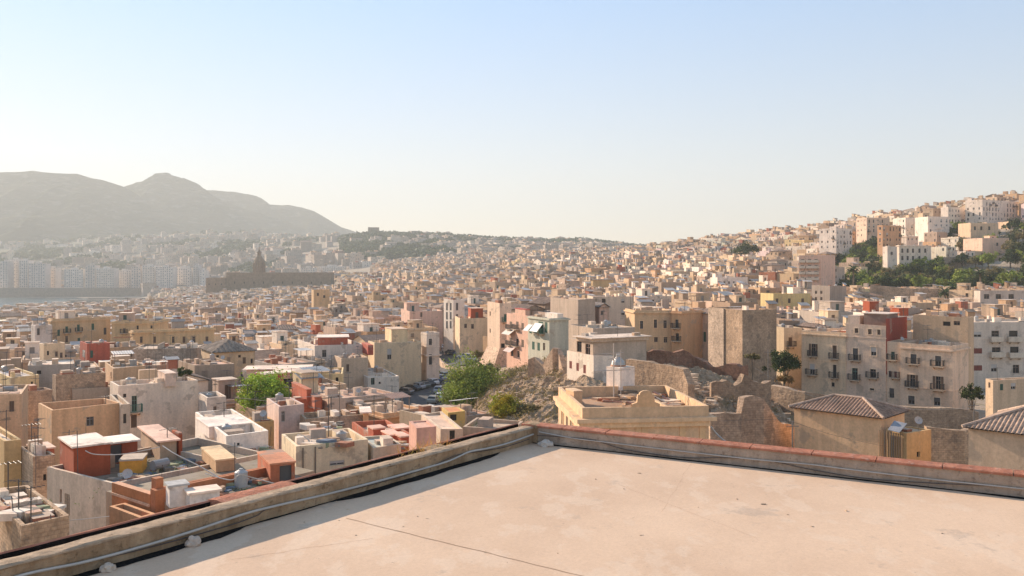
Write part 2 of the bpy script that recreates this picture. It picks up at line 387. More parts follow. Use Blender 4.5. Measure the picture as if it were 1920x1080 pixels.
def trim_mesh(w, h, col):
    key = ('trim', w, h, tuple(round(c, 2) for c in col))
    if key not in _cache:
        mb = MB(); e = .14
        for x0, x1 in ((-w / 2 - e, -w / 2), (w / 2, w / 2 + e)): mb.box(x0, x1, -.05, 0.0, 0, h, col, 'plaster')
        mb.box(-w / 2 - e, w / 2 + e, -.06, 0.0, h, h + e, col, 'plaster'); mb.box(-w / 2 - e - .06, w / 2 + e + .06, -.12, 0.0, -.1, 0, col, 'plaster', bottom=True)
        _cache[key] = mb.mesh("window_frame")
    return _cache[key]
def balcony_mesh(w, style):
    key = ('bal', w, style)
    if key in _cache: return _cache[key]
    mb = MB(); d = .85; cs = (.40, .33, .26)
    mb.box(-w / 2, w / 2, -d, -.0, -.14, 0, cs, 'plaster', bottom=True)
    for x in (-w * .3, w * .3): mb.poly([(x, 0, -.14), (x, -d * .8, -.14), (x, 0, -.55)], cs, 'plaster'); mb.poly([(x + .12, 0, -.14), (x + .12, -d * .8, -.14), (x + .12, 0, -.55)], cs, 'plaster')
    base = mb.mesh("balcony"); rb = MB(); c = (.045, .042, .04) if style == 'i' else (.05, .16, .11) if style == 'g' else (.5, .46, .40)
    if style == 'p':
        rb.box(-w / 2, w / 2, -d, -d + .1, 0, 1., c, 'plaster'); rb.box(-w / 2, -w / 2 + .1, -d + .1, 0, 0, 1., c, 'plaster'); rb.box(w / 2 - .1, w / 2, -d + .1, 0, 0, 1., c, 'plaster')
    else:
        for z in (.06, .95):
            rb.box(-w / 2, w / 2, -d + .02, -d + .07, z, z + .06, c, 'paint'); rb.box(-w / 2, -w / 2 + .05, -d + .07, 0, z, z + .06, c, 'paint'); rb.box(w / 2 - .05, w / 2, -d + .07, 0, z, z + .06, c, 'paint')
        n = int(w / .15)
        for i in range(n + 1):
            x = -w / 2 + .02 + (w - .06) * i / n; rb.box(x, x + .035, -d + .03, -d + .06, .12, .95, c, 'paint')
        for i in range(5):
            for s in (-w / 2 + .01, w / 2 - .045): rb.box(s, s + .03, -d + .12 + i * .15, -d + .15 + i * .15, .12, .95, c, 'paint')
    _cache[key] = (base, rb.mesh("railing")); return _cache[key]
def antenna_mesh(h, v):
    key = ('ant', h, v)
    if key not in _cache:
        mb = MB(); c = (.085, .075, .065); mb.cyl(0, 0, 0, h, .035, c, 'paint', 5)
        for k, z in enumerate((h - .1, h - .75)[:1 + v % 2]):
            a = v * 1.1 + k; dx, dy = math.cos(a), math.sin(a)
            mb.tube([(-dx * .7, -dy * .7, z), (dx * .7, dy * .7, z)], .018, c, 'paint', 4)
            for i in range(6):
                u = -.65 + i * .25; l = .18 + .05 * i; mb.tube([(dx * u - dy * l, dy * u + dx * l, z), (dx * u + dy * l, dy * u - dx * l, z)], .012, c, 'paint', 3)
        _cache[key] = mb.mesh("antenna")
    return _cache[key]
def dish_mesh():
    if 'dish' not in _cache:
        mb = MB(); c = (.46, .43, .39); mb.cyl(0, 0, 0, 1.0, .03, (.2, .18, .16), 'metal', 5); n = 12; pr = None
        ax = Vector((-.45, -.75, .45)).normalized(); e1 = ax.cross(Vector((0, 0, 1))).normalized(); e2 = ax.cross(e1); o = Vector((0, 0, 1.1))
        for r, dz in ((0.02, 0), (.22, .03), (.42, .11)):
            rg = [o + ax * dz + (e1 * math.cos(2 * math.pi * k / n) + e2 * math.sin(2 * math.pi * k / n)) * r for k in range(n)]
            if pr:
                for k in range(n): mb.poly([pr[k], pr[(k + 1) % n], rg[(k + 1) % n], rg[k]], c, 'paint')
            pr = rg
        mb.tube([o, o + ax * .45], .015, (.2, .18, .16), 'metal', 3); _cache['dish'] = mb.mesh("satellite_dish")
    return _cache['dish']
def tank_mesh(v):
    key = ('tank', v)
    if key not in _cache:
        mb = MB(); c = [(.46, .43, .39), (.30, .28, .26), (.44, .38, .32), (.14, .20, .30)][v % 4]
        if v % 2:                                 # lying cylinder on two cradles
            n = 12; a = [(math.cos(2 * math.pi * k / n) * .5, .72 + math.sin(2 * math.pi * k / n) * .5) for k in range(n)]
            for k in range(n):
                p, r = a[k], a[(k + 1) % n]; mb.poly([(-.8, p[0], p[1]), (.8, p[0], p[1]), (.8, r[0], r[1]), (-.8, r[0], r[1])], c, 'paint')
            for x in (-.8, .8): mb.poly([(x, p[0], p[1]) for p in a], c, 'paint')
            for x in (-.55, .4): mb.box(x, x + .15, -.4, .4, 0, .38, (.35, .3, .25), 'plaster')
        else:
            mb.cyl(0, 0, .12, 1.35, .55, c, 'paint', 12); mb.cyl(0, 0, 1.35, 1.55, .55, c, 'paint', 12, .2); mb.cyl(0, 0, 1.55, 1.65, .18, c, 'paint', 8)
            mb.box(-.6, .6, -.6, .6, 0, .12, (.36, .31, .26), 'plaster')
            for z in (.4, .8, 1.2): mb.cyl(0, 0, z, z + .05, .57, c, 'paint', 12)
        _cache[key] = mb.mesh("water_tank")
    return _cache[key]
ROT = {'f': 0, 'l': -math.pi / 2, 'r': math.pi / 2, 'b': math.pi}
def face_pt(f, t, Lr, Ll): return {'f': (t, 0), 'l': (0, t), 'r': (Lr, t), 'b': (t, Ll)}[f]
def facade(mb, f, Lr, Ll, z0, z1, ops, col, mat, depth=.2):
    L = Lr if f in 'fb' else Ll
    inw = {'f': (0, 1), 'l': (1, 0), 'r': (-1, 0), 'b': (0, -1)}[f]
    ok = []
    for t, z, w, h in ops:
        if t - w / 2 < .1 or t + w / 2 > L - .1 or z < z0 + .05 or z + h > z1 - .05: continue
        if any(abs(t - o[0]) < (w + o[2]) / 2 + .05 and z < o[1] + o[3] + .05 and o[1] < z + h + .05 for o in ok): continue
        ok.append((t, z, w, h))
    xs = sorted({0, L} | {o[0] - o[2] / 2 for o in ok} | {o[0] + o[2] / 2 for o in ok}); zs = sorted({z0, z1} | {o[1] for o in ok} | {o[1] + o[3] for o in ok})
    pt = lambda t, z, d=0: (*[a + b * d for a, b in zip(face_pt(f, t, Lr, Ll), inw)], z)
    for j in range(len(zs) - 1):
        i = 0
        while i < len(xs) - 1:
            zc = (zs[j] + zs[j + 1]) / 2; hole = lambda k: any(abs((xs[k] + xs[k + 1]) / 2 - o[0]) < o[2] / 2 and o[1] < zc < o[1] + o[3] for o in ok)
            if hole(i): i += 1; continue
            k = i
            while k + 1 < len(xs) - 1 and not hole(k + 1): k += 1
            mb.poly([pt(xs[i], zs[j]), pt(xs[k + 1], zs[j]), pt(xs[k + 1], zs[j + 1]), pt(xs[i], zs[j + 1])], col, mat); i = k + 1
    for t, z, w, h in ok:
        a, b = t - w / 2, t + w / 2
        for p, r in (((a, z), (b, z)), ((b, z), (b, z + h)), ((b, z + h), (a, z + h)), ((a, z + h), (a, z))):
            mb.poly([pt(*p), pt(*r), pt(*r, depth), pt(*p, depth)], col, mat)
    return ok
def tiled_panel(mb, pts, up, pitch, col, rng, amp=.07, ref=None):
    """corrugated barrel tiles over a planar polygon; strips run along 'up'"""
    pts = [Vector(p) for p in pts]; up = Vector(up).normalized(); n = (pts[1] - pts[0]).cross(pts[2] - pts[0]).normalized()
    if n.z < 0: n = -n
    side = up.cross(n).normalized(); o = pts[0]
    uv = [((p - o).dot(side), (p - o).dot(up)) for p in pts]; m = len(uv)
    u0, u1 = min(a[0] for a in uv), max(a[0] for a in uv); k = int((u1 - u0) / pitch) + 1
    def span(u):
        vs = []
        for i in range(m):
            (a, b), (c, d) = uv[i], uv[(i + 1) % m]
            if abs(c - a) > 1e-6 and min(a, c) - 1e-6 <= u <= max(a, c) + 1e-6: vs.append(b + (d - b) * (u - a) / (c - a))
        return (min(vs), max(vs)) if len(vs) > 1 else None
    for i in range(k):
        ring = []
        for s in (0, .18, .38, .62, .82, 1):
            u = min(max(u0 + (i + s) * pitch, u0 + .001), u1 - .001); sp = span(u)
            if not sp: continue
            hgt = amp * math.sin(math.pi * min(1, max(0, (s - .0) / .82))) if s < .82 else 0
            ring.append((o + side * u + up * sp[0] + n * hgt, o + side * u + up * sp[1] + n * hgt))
        for a, b in zip(ring, ring[1:]):
            nseg = 7
            for j in range(nseg):
                c = rng.uniform(.75, 1.2); cc = tuple(x * c for x in col) if rng.random() > .05 else (.46, .30, .2)
                mb.poly([a[0].lerp(a[1], j / nseg), b[0].lerp(b[1], j / nseg), b[0].lerp(b[1], (j + 1) / nseg), a[0].lerp(a[1], (j + 1) / nseg)], cc, 'tile')
class House: pass
def mk_house(name, label, cat, group, cx, cy, a, Lr, Ll, zb, zt, col, ops=None, ph=.7, roofc=None, roof='flat', mat='plaster', trim=None, cornice=None, courses=(), rng=None, bays=None, tilec=(.33, .215, .15), fine_tile=False, pitch=.36):
    rng = rng or random.Random(int(cx * 7 + cy * 13)); H = zt - zb
    h = House(); h.root = root = empty(name, (cx, cy, zb), a); tag(root, label, cat, group)
    h.__dict__.update(cx=cx, cy=cy, a=a, Lr=Lr, Ll=Ll, zb=zb, zt=zt, col=col, H=H, label=label)
    roofc = roofc or rng.choice(ROOFC); mb = MB(); ops = ops or {}
    for f in 'flrb':
        lst = ops.get(f, []); ok = facade(mb, f, Lr, Ll, 0, H, [o[:4] for o in lst], col, mat)
        for o in lst:
            if o[:4] not in ok: continue
            t, z, w, hh, kind = o[:5]; me, sm = window_meshes(kind.rstrip('BGPT'), round(w, 1), round(hh, 1))
            sc = (w / round(w, 1), 1, hh / round(hh, 1)); p = (*face_pt(f, t, Lr, Ll), z)
            wo = link("window", me, root, p, ROT[f], sc)
            if sm: link("shutter", sm, wo)
            if trim or 'T' in kind: link("window_frame", trim_mesh(round(w, 1), round(hh, 1), trim or tuple(min(.75, c * 1.2) for c in col)), wo)
            for ch, st in (('B', 'i'), ('G', 'g'), ('P', 'p')):
                if ch in kind:
                    bm_, rm_ = balcony_mesh(q(w + 1.0, .4), st); b = link("balcony", bm_, root, p, ROT[f]); link("railing", rm_, b)
    pt_ = .22
    if roof == 'flat':
        zr = H - ph; h.zr = zr; g = pt_
        o4 = [(0, 0), (Lr, 0), (Lr, Ll), (0, Ll)]; i4 = [(g, g), (Lr - g, g), (Lr - g, Ll - g), (g, Ll - g)]
        topc = tuple(min(.7, c * 1.08) for c in col)
        for k in range(4):
            p, r, s, u = o4[k], o4[(k + 1) % 4], i4[(k + 1) % 4], i4[k]
            mb.poly([(*p, H), (*r, H), (*s, H), (*u, H)], topc, mat); mb.poly([(*u, H), (*s, H), (*s, zr - .05), (*u, zr - .05)], col, mat)
        if not cornice and H < 40:                 # hand built tops are never quite level
            cz = [rng.uniform(-.14, .12) for _ in range(4)]
            for i_, (vx, vy, vz) in enumerate(mb.v):
                if vz > H - 1e-3:
                    fu, fv = vx / Lr, vy / Ll; mb.v[i_] = (vx, vy, vz + (cz[0] * (1 - fu) + cz[1] * fu) * (1 - fv) + (cz[3] * (1 - fu) + cz[2] * fu) * fv)
        mb.obj("wall", root); rb = MB(); rb.poly([(*p, zr) for p in i4], roofc, 'roof')
        h.roof_mb = rb
    else:
        h.zr = H; mb.obj("wall", root); rb = MB(); e = .35; x0, x1, y0, y1 = -e, Lr + e, -e, Ll + e; rise = pitch * min(Lr, Ll) / 2 * 1.0; zt_ = H + rise; z0 = H - .02
        if roof == 'hip':
            if Lr >= Ll: r0, r1 = (min(Ll, Lr) / 2, Ll / 2), (Lr - min(Ll, Lr) / 2, Ll / 2)
            else: r0, r1 = (Lr / 2, Lr / 2), (Lr / 2, Ll - Lr / 2)
            if abs(Lr - Ll) < .6: r0 = (Lr / 2 - .3, Ll / 2); r1 = (Lr / 2 + .3, Ll / 2); Lr_ge = True
            else: Lr_ge = Lr >= Ll
            A, B_, C_, D = (x0, y0, z0), (x1, y0, z0), (x1, y1, z0), (x0, y1, z0); U, V = (*r0, zt_), (*r1, zt_)
            pan = [([A, B_, V, U], (0, 1, 0)), ([B_, C_, V], (-1, 0, 0)), ([C_, D, U, V], (0, -1, 0)), ([D, A, U], (1, 0, 0))] if Lr_ge else \
                  [([A, B_, U], (0, 1, 0)), ([B_, C_, V, U], (-1, 0, 0)), ([C_, D, V], (0, -1, 0)), ([D, A, U, V], (1, 0, 0))]
        else:                                      # gable, ridge along the longer side
            if Lr >= Ll: U, V = (x0, Ll / 2, zt_), (x1, Ll / 2, zt_); pan = [([(x0, y0, z0), (x1, y0, z0), V, U], (0, 1, 0)), ([(x1, y1, z0), (x0, y1, z0), U, V], (0, -1, 0))]
            else: U, V = (Lr / 2, y0, zt_), (Lr / 2, y1, zt_); pan = [([(x0, y1, z0), (x0, y0, z0), U, V], (1, 0, 0)), ([(x1, y0, z0), (x1, y1, z0), V, U], (-1, 0, 0))]
            for s in (0, 1):
                if Lr >= Ll: rb.poly([(s * Lr, 0, z0), (s * Lr, Ll, z0), (s * Lr, Ll / 2, zt_ - .12)], col, mat)
                else: rb.poly([(0, s * Ll, z0), (Lr, s * Ll, z0), (Lr / 2, s * Ll, zt_ - .12)], col, mat)
        for pts, d in pan:
            n = (Vector(pts[1]) - Vector(pts[0])).cross(Vector(pts[2]) - Vector(pts[0])).normalized(); d = Vector(d); up = d - n * d.dot(n)
            if fine_tile: tiled_panel(rb, pts, up, .30, tilec, rng)
            else: tiled_panel(rb, pts, up, .8, tilec, rng, .10)
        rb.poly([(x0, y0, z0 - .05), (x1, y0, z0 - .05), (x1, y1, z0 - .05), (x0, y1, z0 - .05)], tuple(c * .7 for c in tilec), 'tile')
        if fine_tile:
            ed = [(A, U), (B_, V if Lr_ge else U), (C_, V), (D, U if Lr_ge else V), (U, V)]
            for p, r in ed: rb.tube([Vector(p) + Vector((0, 0, .06)), Vector(r) + Vector((0, 0, .06))], .13, (.47, .33, .24), 'tile', 6)
        h.roof_mb = rb
    if cornice:
        cb = MB(); e, z1, hh = cornice
        cb.box(-e, Lr + e, -e, -.0, H - z1, H - z1 + hh, tuple(min(.7, c * 1.08) for c in col), mat, bottom=True); cb.box(-e, 0, 0, Ll, H - z1, H - z1 + hh, tuple(min(.7, c * 1.08) for c in col), mat, bottom=True)
        cb.box(Lr, Lr + e, 0, Ll, H - z1, H - z1 + hh, tuple(min(.7, c * 1.08) for c in col), mat, bottom=True); cb.obj("cornice", root)
    for z in courses:
        cb = MB(); cb.box(-.07, Lr + .07, -.07, 0, H - z, H - z + .18, tuple(c * 1.1 for c in col), mat, bottom=True); cb.box(-.07, 0, 0, Ll, H - z, H - z + .18, tuple(c * 1.1 for c in col), mat, bottom=True); cb.obj("string_course", root)
    return h
TANKS = []
def roof_extras(h, rng, hut=True, n_ant=1, n_tank=1, junk=3, shade=0):
    """rooftop room, low dividing walls, chimneys, antenna masts, dishes; tanks are things of their own"""
    Lr, Ll, zr, root = h.Lr, h.Ll, h.zr, h.root; rb = h.roof_mb; hutbox = None
    if hut and Lr > 4.2 and Ll > 4.2:
        w, d, hh = rng.uniform(2.2, min(4.5, Lr * .55)), rng.uniform(2.2, min(5, Ll * .6)), rng.uniform(2.2, 3.0)
        x = rng.choice([.3, Lr - w - .3, rng.uniform(.3, Lr - w - .3)]); y = rng.uniform(Ll * .25, Ll - d - .3); y = max(.3, min(y, Ll - d - .25)); hutbox = (x, y, w, d, hh)
        cc = rng.choice([h.col, h.col, C['white'], C['cream'], C['rust'] if rng.random() < .25 else C['pink'], C['sand']]); mb = MB()
        ok = facade(mb, 'f', w, d, 0, hh, [(w * .5, .06, .85, 1.95)], cc, 'plaster') if rng.random() < .7 else facade(mb, 'f', w, d, 0, hh, [], cc, 'plaster')
        for f in 'lrb': facade(mb, f, w, d, 0, hh, [], cc, 'plaster')
        mb.box(-.12, w + .12, -.15, d + .12, hh, hh + .14, tuple(min(.75, c * 1.15) for c in cc), 'roof', rng.choice(ROOFC), 'roof', True)
        if ok: mb.poly([(w / 2 - .43, .17, .05), (w / 2 + .43, .17, .05), (w / 2 + .43, .17, 2.05), (w / 2 - .43, .17, 2.05)], rng.choice([(.13, .08, .05), (.06, .1, .08), (.1, .09, .08), (.3, .26, .22)]), 'paint')
        mb.obj("rooftop_room", root, (x, y, zr))
    free = lambda x, y, r: hutbox is None or not (hutbox[0] - r < x < hutbox[0] + hutbox[2] + r and hutbox[1] - r < y < hutbox[1] + hutbox[3] + r)
    for _ in range(junk):
        w, d, hh = rng.uniform(.4, 1.6), rng.uniform(.4, 1.8), rng.uniform(.25, 1.1); x, y = rng.uniform(.3, max(.35, Lr - w - .3)), rng.uniform(.3, max(.35, Ll - d - .3))
        if free(x + w / 2, y + d / 2, max(w, d) / 2 + .1) and x + w < Lr - .25 and y + d < Ll - .25:
            c = rng.choice([h.col, (.55, .48, .40), (.40, .30, .22), (.30, .14, .09), (.62, .57, .5), (.30, .28, .26)]); rb.box(x, x + w, y, y + d, zr, zr + hh, c, 'plaster', rng.choice(ROOFC))
    if rng.random() < .45 and Lr > 5:
        x = rng.uniform(Lr * .3, Lr * .7)
        if free(x, Ll * .3, .4): rb.box(x, x + .16, .23, Ll * rng.uniform(.4, .7) if hutbox is None else max(.5, hutbox[1] - .05), zr, zr + rng.uniform(.5, 1.1), h.col, 'plaster')
    if rng.random() < shade and Lr > 4:
        w, d, z0 = rng.uniform(1.8, 3.2), rng.uniform(1.6, 2.8), rng.uniform(1.9, 2.3); x, y = rng.uniform(.35, max(.4, Lr - w - .35)), rng.uniform(.35, max(.4, Ll - d - .35)); cm = MB(); cc = rng.choice([(.55, .46, .38), (.42, .38, .34), (.60, .54, .47), (.40, .22, .14), (.34, .33, .32)]); sl = rng.uniform(-.35, .35)
        for px_, py_ in ((0, 0), (w - .08, 0), (0, d - .08), (w - .08, d - .08)): cm.box(px_, px_ + .08, py_, py_ + .08, 0, z0 - abs(sl), (.25, .2, .16), 'paint')
        nn = 8
        for i in range(nn):
            a, b = -.2 + (w + .4) * i / nn, -.2 + (w + .4) * (i + 1) / nn; m_ = (a + b) / 2
            for p, r, zz in ((a, m_, 0), (m_, b, 1)): cm.poly([(p, -.2, z0 - sl + .05 * zz), (r, -.2, z0 - sl + .05 * (1 - zz)), (r, d + .2, z0 + sl + .05 * (1 - zz)), (p, d + .2, z0 + sl + .05 * zz)], cc, 'metal')
        cm.obj("canopy", root, (x, y, zr))
    for _ in range(n_ant):
        x, y = rng.uniform(.4, Lr - .4), rng.uniform(.4, Ll - .4); z = zr + (hutbox[4] + .14 if hutbox and not free(x, y, 0) else 0)
        link("antenna", antenna_mesh(q(rng.uniform(2.2, 4), .6), rng.randrange(4)), root, (x, y, z))
    if rng.random() < .22:
        x, y = rng.uniform(.4, Lr - .4), rng.uniform(.4, Ll * .5)
        if free(x, y, .5): link("satellite_dish", dish_mesh(), root, (x, y, zr), 0, (.8, .8, .8))
    for _ in range(n_tank):
        x, y = rng.uniform(.9, max(1, Lr - .9)), rng.uniform(.9, max(1, Ll - .9))
        if free(x, y, .9):
            ca, sa = math.cos(h.a), math.sin(h.a); TANKS.append((h.cx + ca * x - sa * y, h.cy + sa * x + ca * y, h.zb + zr, rng.randrange(3), h.a + rng.choice([0, 1.57]), h))
def auto_ops(Lr, Ll, H, ph, rng, skip=.4, faces='flr', kinds=None, maxrow=4, bal=.2):
    ops = {}; kinds = kinds or ['d', 'sb', 'sg', 'hw', 'v', 'd', 'sk', 'hb', 'st']; fav = rng.choice(kinds)
    for f in faces:
        L = Lr if f in 'fb' else Ll; n = int((L - .6) / rng.uniform(2.3, 3.2)); lst = []
        if rng.random() < .25 and f != 'f': continue
        for r in range(maxrow):
            ztop = H - ph - .55 - 3.1 * r
            if ztop < 2.: break
            tall = rng.random() < .45
            for i in range(n):
                if rng.random() < skip: continue
                w, h = rng.uniform(.85, 1.15), (2.1 if tall else rng.uniform(1.1, 1.5)); k = fav if rng.random() < .6 else rng.choice(kinds)
                if rng.random() < .12: w, h = .6, .6; k = 'v'
                if tall and rng.random() < bal: k += 'B'
                lst.append((L * (i + .5) / n + rng.uniform(-.2, .2), ztop - h, w, h, k))
        ops[f] = lst
    return ops
# ------------------------------------------------------------------ buildings placed one by one
mat_ok = lambda kw: kw.get('mat', 'plaster') == 'plaster'
HB = []; RECTS = []; LAND = []
def B(name, label, short, cat, pc, yt, Yc, a, pr, pl, col, wins=(), auto=None, ph=.7, zb=None, extras=None, keep=0, group=None, **kw):
    """near corner at column pc, its top at row yt, distance Yc; right face runs to column pr, left face to column pl ((m,) = metres)"""
    if not isinstance(pl, tuple) and pc < 900: a = max(a, math.degrees(math.atan((CX - pc) / F)) + 12)
    a = R(a); X = wx(pc, Yc); ca, sa = math.cos(a), math.sin(a)
    def LR(p): k = (p - CX) / F; return (k * Yc - X) / (ca - k * sa)
    def LL(p): k = (p - CX) / F; return (k * Yc - X) / (-sa - k * ca)
    Lr = pr[0] if isinstance(pr, tuple) else LR(pr); Ll = pl[0] if isinstance(pl, tuple) else LL(pl)
    if not isinstance(pl, tuple) and not 0.5 < Ll < (26 if Yc < 300 else 60): print("LL", name, pc, round(Ll, 1)); Ll = 9.0
    if not 0.5 < Lr < 45 and Yc < 900: print("LR", name, pc, round(Lr, 1)); Lr = 9.0
    zt = wz(yt, Yc); cs = [(X, Yc), (X + ca * Lr, Yc + sa * Lr), (X + ca * Lr - sa * Ll, Yc + sa * Lr + ca * Ll), (X - sa * Ll, Yc + ca * Ll)]
    if zb is None: zb = min(gz(*c) for c in cs) - .6
    zb = min(zb, zt - 2.5); col = C[col] if isinstance(col, str) else col; rng = random.Random(hash((pc, yt, Yc)) & 0xffff)
    ops = {'f': [], 'l': [], 'r': [], 'b': []}
    for f, px, py, w, hp, kind in wins:          # window centre and size in photo pixels, cast onto the facade
        fn = LR if f == 'f' else LL; t0, t1 = fn(px - w / 2), fn(px + w / 2); t = (t0 + t1) / 2; yy = Yc + (sa if f == 'f' else ca) * t
        ops[f].append((t, wz(py + hp / 2, yy) - zb, abs(t1 - t0), hp / F * yy, kind))
    if not auto and Yc > 400 and Yc < 700 and cat == 'building' and mat_ok(kw): auto = dict(skip=.25, faces='fl', kinds=['d', 'd', 'v', 'hw', 'sk']); wins = (); kw.setdefault('courses', (.9, 4.0, 7.1)); ops = {'f': [], 'l': [], 'r': [], 'b': []}
    if auto:
        for f, l in auto_ops(Lr, Ll, zt - zb, ph, rng, **auto).items(): ops[f] += l
    h = mk_house(name, label, cat, group, X, Yc, a, Lr, Ll, zb, zt, col, ops, ph=ph, rng=rng, **kw)
    h.short = short; h.cs = cs; HB.append(h)
    if extras is None: extras = dict(hut=False, n_ant=1, n_tank=0, junk=3)
    if kw.get('roof', 'flat') == 'flat': roof_extras(h, rng, **extras)
    h.px = [topx(*c) for c in cs]; pa, pb = min(h.px), max(h.px); h.mid = ((pa + pb) / 2, yt + 10, Yc)
    RECTS.append((pa, pb, yt, yt + keep if keep else topy(zb + 1, Yc), Yc))
    if short: LAND.append((short, (pa + pb) / 2, yt + 12, Yc))
    return h
def room(h, name, pc, yt, yb, Yc, a, pr, pl, col, roofc=(.55, .42, .33), over=.0, door=None, mat='plaster', topm='roof', parent=None):
    """a box standing on a house roof, as a part of the house"""
    if not isinstance(pl, tuple) and pc < 900: a = max(a, math.degrees(math.atan((CX - pc) / F)) + 12)
    a = R(a); X = wx(pc, Yc); ca, sa = math.cos(a), math.sin(a); col = C[col] if isinstance(col, str) else col
    k = (pr - CX) / F if not isinstance(pr, tuple) else 0; Lr = pr[0] if isinstance(pr, tuple) else (k * Yc - X) / (ca - k * sa)
    k = (pl - CX) / F if not isinstance(pl, tuple) else 0; Ll = pl[0] if isinstance(pl, tuple) else (k * Yc - X) / (-sa - k * ca)
    if not .2 < Ll < 8: print("room", pc, round(Ll, 1)); Ll = min(4, Lr)
    if not .2 < Lr < 12: print("roomR", pc, round(Lr, 1)); Lr = 4
    zt, z0 = wz(yt, Yc), (wz(yb, Yc) if yb else h.zb + h.zr); z0 = h.zb + h.zr if 0 < z0 - h.zb - h.zr < 1.5 else z0; mb = MB(); H = zt - z0 - .12
    ok = facade(mb, 'f', Lr, Ll, 0, H, [(door, .08, .8, min(1.9, H - .2))] if door else [], col, mat)
    for f in 'lrb': facade(mb, f, Lr, Ll, 0, H, [], col, mat)
    if ok: mb.poly([(door - .4, .16, .08), (door + .4, .16, .08), (door + .4, .16, H - .1), (door - .4, .16, H - .1)], (.1, .09, .08), 'paint')
    mb.box(-over, Lr + over, -over, Ll + over, H, H + .12, roofc, topm, roofc, topm, True)
    ca0, sa0 = math.cos(h.a), math.sin(h.a); dx, dy = X - h.cx, Yc - h.cy
    return mb.obj(name, h.root, (ca0 * dx + sa0 * dy, -sa0 * dx + ca0 * dy, z0 - h.zb), a - h.a)
NOEX = dict(hut=False, n_ant=0, n_tank=0, junk=0)
SOME = dict(hut=False, n_ant=2, n_tank=1, junk=5)
FULL = dict(hut=True, n_ant=2, n_tank=1, junk=4)
# ---- close left: roofs below the terrace
h = B("house", "grey rendered house with a dirty roof terrace carrying rust red sheds", "grey house with rust sheds", "house", 213, 908, 57, 54, (12.5,), 88, (.47, .40, .33),
      [('l', 126, 946, 10, 40, 'st'), ('l', 114, 930, 4, 26, 'v'), ('f', 232, 925, 7, 14, 'd')], ph=.55, roofc=(.17, .15, .115), extras=dict(hut=False, n_ant=1, n_tank=0, junk=2))
room(h, "rooftop_room", 138, 837, 889, 60.5, 24, 207, 112, 'rust', (.66, .58, .52), .12)
room(h, "rooftop_room", 186, 832, 872, 64.5, 30, 258, 172, 'rust', (.72, .66, .60), .2, 1.2)
room(h, "canopy", 300, 826, 858, 66, 24, 331, 264, (.38, .29, .21), (.60, .42, .34), .25, 1.)
room(h, "parapet_block", 335, 812, 865, 68, 40, 342, 322, 'rust', (.34, .10, .05))
room(h, "awning_shelter", 224, 862, 880, 62, 14, 267, (2.0,), (.55, .27, .05), (.42, .36, .30), .05)
h = B("house", "orange brown walled yard with white sheds and a stepped corner post", "orange walled yard", "house", 291, 922, 51.5, 52, 500, (.55,), (.36, .155, .08), [], ph=.06, roofc=(.42, .2, .12), extras=NOEX)
mb = MB(); mb.box(-.02, .42, .56, 5.2, 0, h.H - .25, (.40, .175, .08), 'plaster', (.5, .3, .2)); mb.box(-.1, -.02, .56, 5.2, h.H - 1.0, h.H - .85, (.52, .36, .26), 'plaster', bottom=True); mb.obj("side_wall", h.root)
mb = MB(); mb.box(.6, 9.8, -6.5, -.02, 0, h.H - .75, (.40, .30, .22), 'plaster', (.20, .19, .15), 'roof'); mb.box(.45, 12.5, .57, 6.9, 0, h.H - 1.17, (.40, .30, .22), 'plaster', (.24, .21, .16), 'roof'); mb.obj("yard_floor", h.root)
room(h, "corner_post", 292, 898, 925, 51.9, 52, (.5,), (.5,), (.36, .155, .08), (.45, .2, .1))
room(h, "white_shed", 318, 910, 953, 50.5, 28, 352, 311, (.60, .58, .56), (.44, .46, .47), .1)
room(h, "white_shed", 356, 924, 958, 50, 25, 412, 348, (.62, .59, .56), (.68, .58, .50), .12)
room(h, "rooftop_room", 507, 869, 908, 56.5, 16, 553, 483, (.38, .13, .07), (.48, .22, .13), .06, 1.0)
room(h, "rooftop_room", 405, 862, 886, 61, 30, 441, 378, (.47, .32, .19), (.60, .45, .28), .06)
h = B("house", "small house with a pink roof behind orange slatted balustrade", "slatted balustrade house", "house", 262, 972, 50, 50, 292, 205, (.47, .27, .15), [], ph=.9, roofc=(.62, .46, .40), extras=NOEX)
h = B("house", "tall plain cream house with two drainpipes facing the terrace", "plain cream house", "house", 555, 838, 64, 20, 690, 528, (.58, .50, .36), [('f', 632, 868, 28, 9, 'hw')], ph=.6, roofc=(.60, .52, .46), extras=dict(hut=False, n_ant=1, n_tank=0, junk=9))
for px in (568, 591):
    k = (px - CX) / F; t = (k * h.cy - h.cx) / (math.cos(h.a) - k * math.sin(h.a)); mb = MB(); mb.cyl(t, -.07, 0, h.H - .1, .05, (.20, .16, .12), 'paint', 6); mb.obj("drainpipe", h.root)
h = B("house", "low cream house with glass lean-to roof beside the parapet", "lean-to house", "house", 700, 838, 66, 22, 752, 678, (.52, .45, .35), [], ph=.2, roofc=(.36, .40, .38), extras=dict(hut=False, n_ant=0, n_tank=0, junk=3))
h = B("house", "white walled house around a green yard with rounded corners", "white yard house", "house", 424, 817, 70, 22, 503, 366, (.66, .62, .57), [('f', 447, 833, 5, 5, 'v')], ph=1.0, roofc=(.40, .36, .30), extras=dict(hut=False, n_ant=1, n_tank=0, junk=4))
room(h, "rooftop_room", 392, 800, 816, 74, 25, 470, 368, (.62, .58, .55), (.64, .58, .53), .05)
h = B("house", "pale lilac house with a small blue window and drainpipe", "lilac house", "house", 523, 762, 84, 18, 570, 500, (.52, .42, .38), [('f', 531, 781, 7, 20, 'dw')], ph=.5, extras=dict(hut=False, n_ant=1, n_tank=1, junk=3))
